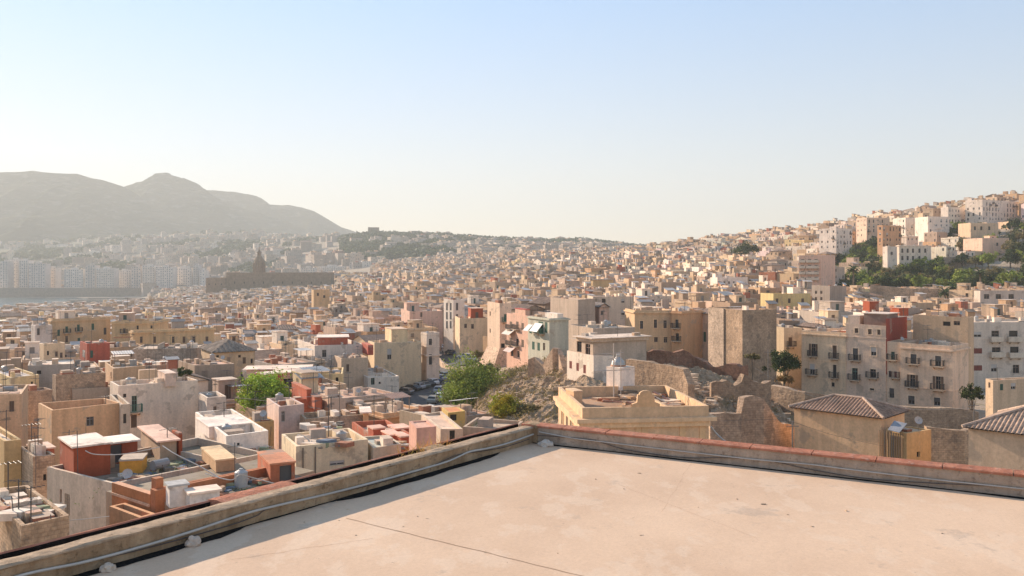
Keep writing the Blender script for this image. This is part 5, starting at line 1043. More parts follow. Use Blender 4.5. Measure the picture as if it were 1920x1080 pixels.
big("broadleaf_tree", "leafy tree poking between the right hand hill houses", 1398, 470, 22, 560, 'leaf_dark', 14, .7, 40, 40, .6)
def palm_mesh(seed, n=26, L=2.9, mat='leaf_dark'):
    rng = random.Random(seed); mb = MB()
    for k in range(n):
        a = 6.28 * k / n * 2.6 + rng.random(); el = rng.uniform(-.5, 1.2); p = Vector((0, 0, 0)); d = Vector((math.cos(a) * math.cos(el), math.sin(a) * math.cos(el), math.sin(el))); pts = [p]
        for s in range(6): p = p + d * (L / 6); d = (d + Vector((0, 0, -.28))).normalized(); pts.append(p)
        t = rng.uniform(.7, 1.3)
        for i in range(6):
            side = (pts[i + 1] - pts[i]).cross(Vector((0, 0, 1))).normalized(); w0, w1 = .42 * math.sin(.5 + i * .42), .42 * math.sin(.5 + (i + 1) * .42)
            for sg in (-1, 1): mb.poly([pts[i], pts[i + 1], pts[i + 1] + side * sg * max(.04, w1) - Vector((0, 0, .18)), pts[i] + side * sg * w0 - Vector((0, 0, .18))], (t, t, t), mat)
    return mb.mesh("crown")
pm = palm_mesh(3); pt_m = MB(); pt_m.tube([(0, 0, -1), (.1, 0, 3), (0, .1, 6)], [.34, .26, .22], (.2, .15, .1), 'bark', 8); pt_m = pt_m.mesh("trunk")
for px, py, Y, s, lab in ((1838, 512, 345, 1.25, "spiky palm in front of the dark hillside wood"), (1600, 505, 345, 1.1, "palm on the wood's lower edge near the pink stacked flats"), (1790, 540, 300, 1.3, "leaning olive palm above the low roofs"), (1772, 548, 296, 1.0, "smaller palm beside the leaning olive palm")):
    x = wx(px, Y); zb = wz(py, Y) - 6 * s; r = empty("palm_tree", (x, Y, zb)); tag(r, lab, "palm", "palms on the hillside"); link("crown", pm, r, (0, 0, 6 * s), 0, (s, s, s)); link("trunk", pt_m, r, None, 0, (s, s, s))
# hillside wood on the right: individual trees
KT = [(crown_mesh("crown", 3.6, 3.0, 34, 34, .42, m, 30 + i), trunk_mesh(3.0, .28, 1.4, 30 + i, 4)) for i, m in enumerate(('leaf', 'leaf_dark', 'leaf_dark', 'leaf_dry', 'leaf'))]
rng = random.Random(77); HT = []
def inforest(px, py):
    if 1385 < px < 1425 and 462 < py < 486: return .6
    if 1470 < px < 1502 and 490 < py < 528: return .7
    if 1560 < px < 1960 and 494 < py < 546: return 1.
    if 1545 < px < 1690 and 446 + max(0, 1600 - px) * .3 < py < 500: return .8
    if 1600 < px < 1820 and 428 < py < 450: return .55
    if 1800 < px < 1990 and 428 < py < 482: return .35
    return 0
for _ in range(9000):
    Y = rng.uniform(320, 560); px = rng.uniform(1385, 1985); x = wx(px, Y); z = gz(x, Y); py = topy(z + 2, Y)
    if rng.random() > inforest(px, py): continue
    if any((x - t[0]) ** 2 + (Y - t[1]) ** 2 < t[2] for t in HT): continue
    inb = False
    for b in HB:
        if 280 < b.cy < 640:
            dx, dy = x - b.cx, Y - b.cy; u, v = math.cos(b.a) * dx + math.sin(b.a) * dy, -math.sin(b.a) * dx + math.cos(b.a) * dy
            if -2.5 < u < b.Lr + 2.5 and -2.5 < v < b.Ll + 2.5: inb = True
    if inb: continue
    hid = any(r[0] - 3 < px < r[1] + 3 and r[2] + 3 < topy(z + 6, Y) < r[3] - 2 and Y < r[4] for r in RECTS if 290 < r[4] < 640)
    if hid: continue
    HT.append((x, Y, rng.uniform(18, 30), px, py))
print('HT', len(HT)); HT = HT[:230]; ordn = ["nearest", "second", "third", "fourth", "fifth", "sixth", "seventh", "eighth", "ninth", "tenth", "eleventh", "twelfth", "thirteenth", "fourteenth", "fifteenth", "sixteenth", "seventeenth", "eighteenth", "nineteenth", "twentieth"]
ordn += ["twenty-" + o for o in ("first", "second", "third", "fourth", "fifth", "sixth", "seventh", "eighth", "ninth")] + ["thirtieth"] + ["thirty-" + o for o in ("first", "second", "third", "fourth", "fifth", "sixth", "seventh", "eighth", "ninth")] + ["fortieth"]
def place_label(head, px, py, Y, used, cand=None):
    """a label that ranks the thing among its like around the closest landmark"""
    best = sorted(cand or LAND, key=lambda l: math.hypot(l[1] - px, (l[2] - py) * 2.2) + (0 if abs(math.log(l[3] / Y)) < .7 else 120))[0]
    dx, dy = px - best[1], (py - best[2]) * 2.2; d = ("right of" if dx > 0 else "left of") if abs(dx) > abs(dy) else ("in front of" if dy > 0 else "behind")
    used.setdefault((head, d, best[0]), []).append((math.hypot(dx, dy),)); return (head, d, best[0]), math.hypot(dx, dy)
def rank_labels(items, noun):
    """items: (object, head, px, py, Y) -> unique labels, nearest first"""
    grp = {}
    for o, head, px, py, Y in items:
        k, dist = place_label(head, px, py, Y, {}); grp.setdefault(k, []).append((dist, o))
    for (head, d, lm), l in grp.items():
        l.sort(key=lambda t: t[0])
        for i, (_, o) in enumerate(l): o["label"] = f"{head}, {ordn[min(i, 39)]} {d} the {lm}" if len(l) > 1 else f"{head} {d} the {lm}"
hd = ["mid green leafy hillside tree", "dark bushy hillside tree", "dark rounded hillside tree", "dry olive hillside tree", "fresh green hillside tree"]; items = []
for i, (x, Y, _, px, py) in enumerate(HT):
    v = rng.randrange(5); s = rng.uniform(.75, 1.35); o = tree("hillside_tree", hd[v], x, Y, KT[v][0], KT[v][1], 3.4 * s, None, s, "trees on the wooded hillside", rng.uniform(0, 6)); items.append((o, hd[v], px, py, Y))
rank_labels(items, "tree")
# far woods on the middle ridge and below the mountains: too many and too far to count
def far_wood():
    rng = np.random.default_rng(5); V = []; Fc = []; cc = []; n = 0
    while n < 4000:
        if n < 2400: px = rng.uniform(640, 1215); Y = rng.uniform(1750, 2620)
        else: px = rng.uniform(-120, 640); Y = rng.uniform(1850, 3500)
        x = wx(px, Y); z = gz(x, Y); py = topy(z, Y); w = mnoise.noise(Vector((x / 150, Y / 260, 4.)))
        if n < 2400 and (py > 488 - (px > 1000) * 12 or w < -.3 + (Y < 2300) * .2): continue
        if n >= 2400 and w < .12: continue
        n += 1; r = rng.uniform(6, 13); tone = rng.uniform(.7, 1.3)
        for _ in range(22):
            d = rng.normal(size=3); d /= np.linalg.norm(d); d[2] = abs(d[2]) * .9; c = np.array([x, Y, z + r * .35]) + d * r * rng.uniform(.5, 1.05); a = rng.normal(size=3); a /= np.linalg.norm(a); b = np.cross(a, d + .1); b /= np.linalg.norm(b) + 1e-6; l = r * rng.uniform(.25, .5)
            i = len(V); V += [c - a * l, c + b * l, c + a * l, c - b * l]; Fc.append((i, i + 1, i + 2, i + 3)); cc.append((tone, tone, tone))
    me = bpy.data.meshes.new("far_wood"); me.from_pydata(np.array(V).tolist(), [], Fc); me.materials.append(M['leaf_dark']); at = me.attributes.new("col", 'FLOAT_COLOR', 'FACE'); c = np.ones((len(Fc), 4), dtype=np.float32); c[:, :3] = cc; at.data.foreach_set("color", c.ravel())
    tag(link("far_woods", me), kind="stuff")
far_wood()
h = B("castle_ruin", "dark square keep on the crest where the mountain meets the ridge", "ridge keep", "castle", 690, 426, 2480, 10, 711, (30,), (.22, .18, .14), [], ph=.5, mat='stone', extras=NOEX)
big("bush", "dark shady shrub in the gap between the beige end house and the white modern block", 1822, 742, 18, 128, 'leaf_dark', 21, 1.1, 34, 50, .16, "bush")
# undergrowth on the rock spur, hill and near the walls
def scrub():
    rng = np.random.default_rng(8); V = []; Fc = []; cc = []
    def add(x, y, z, r, k, ls):
        tone = rng.uniform(.6, 1.3)
        for _ in range(k):
            c = np.array([x, y, z + r * .4]) + rng.normal(size=3) * r * np.array([.5, .5, .35]); a = rng.normal(size=3); a /= np.linalg.norm(a); b = np.cross(a, rng.normal(size=3)); b /= np.linalg.norm(b); l = ls * rng.uniform(.6, 1.4); i = len(V); V.extend([c - a * l, c + b * l * .5, c + a * l, c - b * l * .5]); Fc.append((i, i + 1, i + 2, i + 3)); cc.append((tone * 1.1, tone, tone * .8))
    for _ in range(460):
        px = rng.uniform(890, 1050); Y = rng.uniform(95, 165); x = wx(px, Y)
        if -6 < x < 13: add(x, Y, top_of(x, Y), rng.uniform(.4, 1.2), 26, .12)
    for _ in range(90):
        px = rng.uniform(1330, 1500); Y = rng.uniform(80, 120); x = wx(px, Y); add(x, Y, top_of(x, Y), rng.uniform(.3, .8), 22, .1)
    for _ in range(420):
        px = rng.uniform(1400, 1990); Y = rng.uniform(345, 540); x = wx(px, Y); z = gz(x, Y)
        if inforest(px, topy(z, Y)) or rng.random() < .3: add(x, Y, z, rng.uniform(1, 2.4), 30, .4)
    me = bpy.data.meshes.new("undergrowth"); me.from_pydata(np.array(V).tolist(), [], Fc); me.materials.append(M['leaf_dry']); at = me.attributes.new("col", 'FLOAT_COLOR', 'FACE'); c = np.ones((len(Fc), 4), dtype=np.float32); c[:, :3] = cc; at.data.foreach_set("color", c.ravel()); tag(link("undergrowth", me), kind="stuff")
scrub()
RECTS += [(1555, 1990, 430, 541, 396), (1560, 1690, 452, 500, 436), (1468, 1504, 490, 528, 380), (744, 842, 640, 775, 142), (822, 892, 650, 702, 205)]
# ------------------------------------------------------------------ the rest of the town: a warped street grid of row houses
TH = R(27)
def warp(s, t):
    x = s * math.cos(TH) - t * math.sin(TH); y = s * math.sin(TH) + t * math.cos(TH)
    return x + 16 * math.sin(y / 95 + .7) + 9 * math.sin(y / 41), y + 12 * math.sin(x / 80 + 1.9) + 7 * math.sin(x / 33 + .4)
PAL = [('sand', "sand coloured", 6), ('tan', "tan", 5), ('ochre', "ochre", 2), ('cream', "cream", 5), ('grey', "grey", 5), ('white', "white", 4), ('rosy', "rosy beige", 7), ('brown', "brown", 3), ('peach', "peach", 3), ('pink', "pinkish", 3), ('lemon', "pale yellow", 1), ('stone', "grey brown", 6)]
PALW = [p for p in PAL for _ in range(p[2])]
def in_rect(px0, px1, pt, Y, base):
    """how high (row) a house may reach without hiding something placed behind it; None = not at all"""
    lim = pt
    for r in RECTS:
        if Y < r[4] and px1 > r[0] + 1 and px0 < r[1] - 1 and pt < r[3]: lim = max(lim, r[3])
    return lim
def blocked(x, y, pad=.6):
    for b in HB:
        if abs(x - b.cx) > 60 and abs(x - b.cx) > b.Lr + b.Ll or abs(y - b.cy) > b.Lr + b.Ll + 5: continue
        dx, dy = x - b.cx, y - b.cy; u, v = math.cos(b.a) * dx + math.sin(b.a) * dy, -math.sin(b.a) * dx + math.cos(b.a) * dy
        if -pad < u < b.Lr + pad and -pad < v < b.Ll + pad: return True
    return False
def zone_ok(px, Y, x, z, rng):
    if z < 2.5: return False
    if Y < 62 or (px > 850 and Y < 178): return False
    if px > 930 and Y < 215 and px < 1320: return False
    if px >= 1320 and Y < 172: return False
    if px < 850 and Y < 62 + max(0, px - 300) * .035: return False
    for (p, w) in zip(RC, RW):                   # keep the road clear
        if (x - p.x) ** 2 + (Y - p.y) ** 2 < (w * .75 + 5) ** 2: return False
    for p in UP:
        if (x - p.x) ** 2 + (Y - p.y) ** 2 < 81: return False
    if 742 < px < 850 and 118 < Y < 235: return False
    if 835 < px < 938 and 178 < Y < 226: return False
    py = topy(z, Y)
    if 300 < Y < 600 and inforest(px, topy(z + 2, Y)): return rng.random() < .06
    if Y > 420 and px > 1500: return rng.random() < (.62 if Y > 470 else .3)
    if 1700 < Y < 1760 and px < 400: return False
    if Y > 1600:
        w = mnoise.noise(Vector((x / 150, Y / 260, 4.)))
        dens = .55 if px > 380 else (.5 if px > 180 else .22)
        if Y > 2350: dens *= .5 if px < 700 else .22
        if 520 < px < 1200 and Y > 2000: dens *= .35
        if px > 1180 or Y > 3300: return False
        return w < .25 and rng.random() < dens
    if px > 1150 and Y > 1050: return rng.random() < .5
    return rng.random() < .97
rng = random.Random(2024); CELLS = []
for (Y0, Y1, wr, dr, gap) in ((60, 190, (4.2, 8.2), (6., 9), 2.), (190, 430, (4.8, 9.5), (7, 10), 2.4), (430, 800, (6.5, 12), (8, 12), 4.), (800, 1600, (9, 17), (11, 16), 6), (1600, 3300, (14, 30), (16, 26), 16)):
    t = -Y1 * 1.1; row = 0
    while t < Y1 * 1.3:
        d = rng.uniform(*dr); s = -Y1 * .9 - rng.uniform(0, 10); s1 = Y1 * 1.5
        while s < s1:
            w = rng.uniform(*wr); x, y = warp(s + w / 2, t + d / 2)
            if Y0 <= y < Y1 and abs(x) < y * .68 + 14: CELLS.append((s, t, w, d))
            s += w + (.0 if rng.random() < .8 else rng.uniform(1.5, 4))
        t += d + (gap if row % 2 else .05); row += 1
FILL = []
for s, t, w, d in CELLS:
    x0, y0 = warp(s, t); x1, y1 = warp(s + w, t); x2, y2 = warp(s, t + d); a = math.atan2(y1 - y0, x1 - x0) + rng.uniform(-.03, .03)
    Lr = min(math.hypot(x1 - x0, y1 - y0), w * 1.25) - .06; Ll = min(math.hypot(x2 - x0, y2 - y0), d * 1.25) - .06
    ca, sa = math.cos(a), math.sin(a); mx, my = x0 + ca * Lr / 2 - sa * Ll / 2, y0 + sa * Lr / 2 + ca * Ll / 2
    if my < 40: continue
    px = topx(mx, my); zc = gz(mx, my)
    if px < -170 or px > 2090 or not zone_ok(px, my, mx, zc, rng): continue
    cs = [(x0, y0), (x0 + ca * Lr, y0 + sa * Lr), (x0 + ca * Lr - sa * Ll, y0 + sa * Lr + ca * Ll), (x0 - sa * Ll, y0 + ca * Ll)]
    pts = cs + [(mx, my)] + [((cs[i][0] + cs[(i + 1) % 4][0]) / 2, (cs[i][1] + cs[(i + 1) % 4][1]) / 2) for i in range(4)]
    if my < 2700 and any(blocked(*p) for p in pts): continue
    zs = [gz(*c) for c in cs]; zb = min(zs) - .5
    nz = mnoise.noise(Vector((mx / 60, my / 60, 1.)))
    if my < 130: H = rng.uniform(8.2, 10.2)
    elif my < 430: H = rng.choice([7.5, 9.3, 9.6, 11]) + nz * 1.5 + rng.uniform(-.8, 1.2)
    elif my < 1600: H = rng.choice([6.5, 8, 9.6, 9.6, 11, 12.7]) + nz * 2 + rng.uniform(-.8, .8)
    else: H = rng.choice([9, 12, 12, 15, 18, 24 if px < 700 else 15]) + rng.uniform(-1, 1)
    if px > 1300 and my > 380: H = rng.choice([6.5, 7, 9.8, 10, 13]) + rng.uniform(-.5, .5)
    H += zc - zb; ph = rng.choice([.25, .5, .9, 1.1]); pxs = [topx(*c) for c in cs]; p0, p1 = min(pxs), max(pxs); yn = min(c[1] for c in cs)
    pt = topy(zb + H, my); lim = in_rect(p0, p1, pt, my, zb)
    if lim > pt:
        H2 = wz(lim + 1, yn) - zb
        if H2 < 3.4 + (zc - zb): continue
        H = H2; ph = .3
    pc = rng.choice(PALW); k = rng.uniform(.82, 1.1); col = tuple(min(.74, c * k) for c in C[pc[0]])
    if my > 430 and px > 1150 and rng.random() < .35: pc = ('white', 'white', 1); col = tuple(c * rng.uniform(.9, 1.05) for c in C['white'])
    if rng.random() < .012: pc = ('rust', 'brick red', 1); col = tuple(c * rng.uniform(.9, 1.3) for c in (.28, .095, .06))
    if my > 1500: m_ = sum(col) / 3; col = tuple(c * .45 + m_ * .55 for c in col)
    roof = 'flat' if lim > pt or in_rect(p0, p1, pt - (min(Lr, Ll) * .2 + .4) * F / my, my, zb) > pt - (min(Lr, Ll) * .2 + .4) * F / my or rng.random() < (.85 if my < 1600 else .95) else rng.choice(['gable', 'hip'])
    FILL.append(dict(x=x0, y=y0, a=a, Lr=Lr, Ll=Ll, zb=zb, H=H, ph=ph, col=col, word=pc[1], roof=roof, mx=mx, my=my, px=px, seed=rng.randrange(1 << 30), roofc=rng.choice(ROOFC), cs=cs, vis=0, flat_ok=lim <= pt))
# which of them show: a small painter's z-buffer over boxes
W_, H_ = 960, 540
def paint(buf, cs, zb, zt, idn):
    pts = [(topx(x, y) / 2, topy(z, y) / 2) for x, y in cs if y > 5 for z in (zb, zt)]
    if len(pts) < 6: return
    pts = sorted(set(pts)); hull = []
    for P_ in (pts, pts[::-1]):
        b = len(hull)
        for p in P_:
            while len(hull) - b >= 2 and (hull[-1][0] - hull[-2][0]) * (p[1] - hull[-2][1]) - (hull[-1][1] - hull[-2][1]) * (p[0] - hull[-2][0]) <= 0: hull.pop()
            hull.append(p)
        hull.pop()
    xs = [p[0] for p in hull]; ys = [p[1] for p in hull]; x0, x1, y0, y1 = max(0, int(min(xs))), min(W_, int(max(xs)) + 1), max(0, int(min(ys))), min(H_, int(max(ys)) + 1)
    if x0 >= x1 or y0 >= y1: return
    gx, gy_ = np.meshgrid(np.arange(x0, x1) + .5, np.arange(y0, y1) + .5); ins = np.ones(gx.shape, bool)
    for p, r in zip(hull, hull[1:] + hull[:1]): ins &= (r[0] - p[0]) * (gy_ - p[1]) - (r[1] - p[1]) * (gx - p[0]) >= 0
    buf[y0:y1, x0:x1][ins] = idn
buf = np.zeros((H_, W_), np.int32); jobs = [(f['my'], f['cs'], f['zb'], f['zb'] + f['H'], i + 1) for i, f in enumerate(FILL)] + [(b.cy, b.cs, b.zb, b.zt, -1) for b in HB]
for Y, cs, zb, zt, i in sorted(jobs, key=lambda j: -j[0]): paint(buf, cs, zb, zt, i)
for tx, ty in ((0, 0),):                          # the terrace hides what lies below its parapets
    gx, gy_ = np.meshgrid(np.arange(W_) * 2 + 1., np.arange(H_) * 2 + 1.); buf[(gy_ > 797 - .258 * (gx - 1000)) & (gx < 1005)] = -2; buf[(gy_ > 797 + .099 * (gx - 1010)) & (gx >= 1005)] = -2
ids, cnt = np.unique(buf[buf > 0], return_counts=True)
for i, c in zip(ids, cnt):
    f = FILL[i - 1]; f['vis'] = int(c); yy, xx = np.nonzero(buf == i) if c > 12 else (None, None)
    if yy is not None: f['cen'] = (float(xx.mean()) * 2 + 1, float(yy.mean()) * 2 + 1)
order = sorted([f for f in FILL if 'cen' in f], key=lambda f: -f['vis'])
NIND = 208; ind = order[:NIND]; indset = {id(f) for f in ind}; items = []
SW = {'sg': "green shutters", 'sb': "brown shutters", 'sk': "dark shutters", 'hw': "pale blinds"}
for f in ind:
    rg = random.Random(f['seed']); ops = auto_ops(f['Lr'], f['Ll'], f['H'], f['ph'], rg, .32 if f['my'] > 150 else .45, bal=.3)
    cor = (.25, .6, .22) if f['roof'] == 'flat' and rg.random() < .35 else None
    h = mk_house("house", "", "house", "houses of the old town", f['x'], f['y'], f['a'], f['Lr'], f['Ll'], f['zb'], f['zb'] + f['H'], f['col'], ops, ph=f['ph'], roofc=f['roofc'], roof=f['roof'], cornice=cor, rng=rg, mat='plaster' if rg.random() < .85 else 'stone', trim=tuple(min(.7, c * 1.18) for c in f['col']) if rg.random() < .3 else None)
    hut = False
    if f['roof'] == 'flat':
        hut = rg.random() < .6 and f['flat_ok']; roof_extras(h, rg, hut, rg.choice([0, 1, 1, 2, 3]) if f['my'] < 260 else rg.choice([0, 0, 1]), 1 if rg.random() < .3 and f['my'] < 330 else 0, rg.randrange(4, 12), .4)
    HB.append(h); h.cs = f['cs']; st = max(1, round((f['H'] - f['ph']) / 3.1)); sz = "narrow" if f['Lr'] < 5.8 else "broad" if f['Lr'] > 8.2 else "plain"
    top = {"gable": "gabled tile roof", "hip": "hipped tile roof"}.get(f['roof'], "roof hut" if hut else "flat roof")
    h.head = f"{sz} {f['word']} house with {top}"; items.append((h.root, h.head, f['cen'][0], f['cen'][1], f['my'])); h.mid = (*f['cen'], f['my'])
rank_labels(items, "house")
for h in HB: h.roof_mb.obj("roof", h.root) if h.roof_mb.f else None
for b in HB: b.label = b.root["label"]
TANKS = [t for t in TANKS if t[5].label][:90]; seen = {}
TW = ["round pale tank", "grey lying tank", "beige ribbed tank"]
for x, y, z, v, a, hh in TANKS:
    o = link("water_tank", tank_mesh(v), None, (x, y, z), a, (.75, .75, .75)); short = getattr(hh, 'short', None); k = (TW[v], short or hh.label); n = seen[k] = seen.get(k, 0) + 1
    lab = f"{TW[v]} on the roof of the {short}" if short else f"{TW[v]} on the {re.sub(' with (roof hut|flat roof|gabled tile roof|hipped tile roof)', '', hh.label)}"
    if n > 1: lab = f"second {lab}" if n == 2 else f"third {lab}"
    tag(o, " ".join(lab.split()[:16]), "water tank", "water tanks on the roofs")
# everything beyond: one mass of houses with roofs, rooms and window rows
mb = MB()
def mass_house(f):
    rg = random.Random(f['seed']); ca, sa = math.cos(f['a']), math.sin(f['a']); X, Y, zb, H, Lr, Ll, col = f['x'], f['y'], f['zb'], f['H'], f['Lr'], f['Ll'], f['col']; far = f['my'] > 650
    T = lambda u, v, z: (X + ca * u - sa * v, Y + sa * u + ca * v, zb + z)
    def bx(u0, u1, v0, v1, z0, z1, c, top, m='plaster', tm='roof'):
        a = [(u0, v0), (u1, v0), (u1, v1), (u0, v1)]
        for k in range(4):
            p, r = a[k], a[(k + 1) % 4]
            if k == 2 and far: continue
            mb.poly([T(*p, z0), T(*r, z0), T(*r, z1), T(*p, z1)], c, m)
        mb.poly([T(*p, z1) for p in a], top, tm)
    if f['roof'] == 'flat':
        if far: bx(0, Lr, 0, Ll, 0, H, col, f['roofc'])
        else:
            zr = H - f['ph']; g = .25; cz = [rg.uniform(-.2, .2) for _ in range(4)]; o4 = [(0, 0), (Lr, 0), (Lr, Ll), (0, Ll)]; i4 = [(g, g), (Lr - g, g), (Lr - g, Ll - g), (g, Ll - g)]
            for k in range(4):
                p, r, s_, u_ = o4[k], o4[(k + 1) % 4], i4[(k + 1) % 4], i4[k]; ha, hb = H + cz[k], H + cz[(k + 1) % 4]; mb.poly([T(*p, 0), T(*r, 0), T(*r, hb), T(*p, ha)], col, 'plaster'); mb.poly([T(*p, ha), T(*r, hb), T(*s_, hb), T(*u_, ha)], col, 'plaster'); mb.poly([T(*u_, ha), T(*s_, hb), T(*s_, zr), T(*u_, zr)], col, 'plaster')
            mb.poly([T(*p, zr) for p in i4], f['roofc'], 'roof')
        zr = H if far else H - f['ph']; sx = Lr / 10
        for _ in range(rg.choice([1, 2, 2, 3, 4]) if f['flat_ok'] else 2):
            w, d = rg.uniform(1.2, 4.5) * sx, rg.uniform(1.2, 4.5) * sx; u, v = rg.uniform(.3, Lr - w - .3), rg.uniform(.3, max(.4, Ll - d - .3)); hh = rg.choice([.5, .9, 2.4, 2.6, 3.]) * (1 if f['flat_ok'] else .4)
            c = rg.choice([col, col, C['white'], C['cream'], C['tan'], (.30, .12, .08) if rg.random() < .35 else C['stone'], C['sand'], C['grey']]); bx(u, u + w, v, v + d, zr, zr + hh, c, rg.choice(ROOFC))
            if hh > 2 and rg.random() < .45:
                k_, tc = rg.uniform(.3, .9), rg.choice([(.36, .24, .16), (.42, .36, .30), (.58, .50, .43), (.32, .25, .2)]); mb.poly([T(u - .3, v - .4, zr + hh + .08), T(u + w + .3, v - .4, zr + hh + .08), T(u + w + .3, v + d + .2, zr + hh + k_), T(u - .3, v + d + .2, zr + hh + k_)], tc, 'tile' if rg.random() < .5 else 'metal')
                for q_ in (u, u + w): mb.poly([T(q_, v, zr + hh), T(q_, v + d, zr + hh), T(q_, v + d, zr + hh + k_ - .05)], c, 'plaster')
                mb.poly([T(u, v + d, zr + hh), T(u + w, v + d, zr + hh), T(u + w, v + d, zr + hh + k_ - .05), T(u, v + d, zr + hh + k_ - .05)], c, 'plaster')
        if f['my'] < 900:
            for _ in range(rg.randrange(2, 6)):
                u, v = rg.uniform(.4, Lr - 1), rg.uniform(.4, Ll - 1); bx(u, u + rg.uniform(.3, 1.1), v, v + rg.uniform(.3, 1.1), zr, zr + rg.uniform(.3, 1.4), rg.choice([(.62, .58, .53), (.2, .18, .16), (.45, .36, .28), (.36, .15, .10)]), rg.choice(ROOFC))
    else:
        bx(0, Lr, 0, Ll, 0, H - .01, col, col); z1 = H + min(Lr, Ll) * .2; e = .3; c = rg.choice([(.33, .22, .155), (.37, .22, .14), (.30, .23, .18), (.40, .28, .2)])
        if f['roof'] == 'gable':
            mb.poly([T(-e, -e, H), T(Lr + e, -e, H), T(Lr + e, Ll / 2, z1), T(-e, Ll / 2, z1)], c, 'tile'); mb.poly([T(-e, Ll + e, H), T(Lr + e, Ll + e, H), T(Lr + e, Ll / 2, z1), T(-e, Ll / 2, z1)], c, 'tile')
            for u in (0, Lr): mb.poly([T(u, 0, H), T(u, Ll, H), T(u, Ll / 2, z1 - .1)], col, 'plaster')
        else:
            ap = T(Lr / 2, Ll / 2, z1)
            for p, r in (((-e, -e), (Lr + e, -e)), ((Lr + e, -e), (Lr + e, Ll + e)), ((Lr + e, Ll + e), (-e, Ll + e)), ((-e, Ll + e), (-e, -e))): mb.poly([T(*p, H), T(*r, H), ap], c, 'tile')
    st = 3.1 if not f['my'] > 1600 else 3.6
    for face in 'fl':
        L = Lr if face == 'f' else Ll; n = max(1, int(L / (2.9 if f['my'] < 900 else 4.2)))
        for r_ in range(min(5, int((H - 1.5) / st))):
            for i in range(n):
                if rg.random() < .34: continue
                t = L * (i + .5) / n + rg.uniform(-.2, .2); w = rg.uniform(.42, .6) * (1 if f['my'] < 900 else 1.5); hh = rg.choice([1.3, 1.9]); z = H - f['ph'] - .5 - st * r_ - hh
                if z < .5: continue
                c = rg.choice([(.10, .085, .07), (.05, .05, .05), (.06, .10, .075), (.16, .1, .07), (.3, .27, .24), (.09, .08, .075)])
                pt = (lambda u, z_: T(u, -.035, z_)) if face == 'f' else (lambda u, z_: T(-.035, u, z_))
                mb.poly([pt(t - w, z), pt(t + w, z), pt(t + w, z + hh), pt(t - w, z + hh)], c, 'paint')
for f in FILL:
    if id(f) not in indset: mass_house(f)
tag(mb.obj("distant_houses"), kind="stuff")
print("FILL", len(FILL), "shown", len(order), "min vis", ind[-1]['vis'] if ind else 0, "hand", len(HB) - len(ind), "tanks", len(TANKS))
# ------------------------------------------------------------------ the terrace in front
TF = ZC - 3.9                                     # floor level
C0 = Vector((.48, 18.9, TF)); d1 = Vector((-.5935, -.8048, 0)); d2 = Vector((.8745, -.485, 0)); n1 = Vector((-.8048, .5935, 0)); n2 = Vector((.485, .8745, 0))
def strip(mb, prof, start, d, nrm, length, seg, col, mat, jit, seed, skew=0.):
    """extrude a profile (out, z) along d with hand-made wobble; ends closed"""
    rng = random.Random(seed); n = max(2, int(length / seg)); prev = None; off = [(0, 0)] * len(prof)
    for i in range(n + 1):
        s = length * i / n; off = [(o[0] * .6 + rng.uniform(-jit, jit), o[1] * .6 + rng.uniform(-jit, jit)) for o in off]
        ring = [start + d * (s - skew * p[0]) + nrm * (p[0] + o[0]) + Vector((0, 0, p[1] + o[1])) for p, o in zip(prof, off)]
        if prev:
            for k in range(len(prof) - 1): mb.poly([prev[k], ring[k], ring[k + 1], prev[k + 1]], col, mat)
        else: mb.poly(list(reversed(ring)), col, mat)
        prev = ring
    mb.poly(prev, col, mat)
W1 = (1, 1, 1)
def gridpt(u, v): return C0 + d1 * u + d2 * v
mb = MB(); 
A = [gridpt(-.02, -.02), gridpt(-.02, 30), gridpt(30, 30), gridpt(30, -.02)]; mb.poly(A, W1, 'terrace')
root = empty("roof_terrace", C0); tag(root, "wide sunlit beige roof terrace floor enclosed by low parapets", "terrace")
def attach(o, r): o.parent = r; o.location = -r.location; return o
attach(mb.obj("floor_slab"), root)
mb = MB(); B0 = [gridpt(-.2, -.2), gridpt(-.2, 30), gridpt(30, 30), gridpt(30, -.2)]
for k in range(4): p, r = B0[k], B0[(k + 1) % 4]; mb.poly([p + Vector((0, 0, -.02)), r + Vector((0, 0, -.02)), r - Vector((0, 0, 19)), p - Vector((0, 0, 19))], (.45, .34, .25), 'plaster')
attach(mb.obj("building_wall"), root)
def tarband(name, start, d, inw, length, w0, seed, parts):
    rng = random.Random(seed); mb = MB(); n = int(length / .18); pw = None
    for i in range(n + 1):
        s = length * i / n; f = parts(s); w = max(.0, w0 * f * (1 + .5 * mnoise.noise(Vector((s * .9, seed, 0))) + .25 * mnoise.noise(Vector((s * 4, seed, 1)))))
        a = start + d * s + Vector((0, 0, .012)) - inw * .02; b = start + d * s + inw * w + Vector((0, 0, .006))
        if pw and w > .01: mb.poly([pw[0], a, b, pw[1]], W1, 'tar')
        pw = (a, b) if w > .01 else None
        u = start + d * s - inw * .0; 
    attach(mb.obj(name), root)
bump_ = lambda s, a, b, e=.5: max(0, min(1, (s - a) / e, (b - s) / e))
tarband("tar_seal", C0, d1, -n1, 22, .20, 3.3, lambda s: .0 + .95 * bump_(s, 1.2, 6.) + .25 * bump_(s, 5.8, 7.6) + .8 * bump_(s, 7.5, 22))
tarband("tar_seal", C0, d2, -n2, 28, .085, 7.1, lambda s: .55 + .4 * math.sin(s * 1.1 + 1) ** 2)
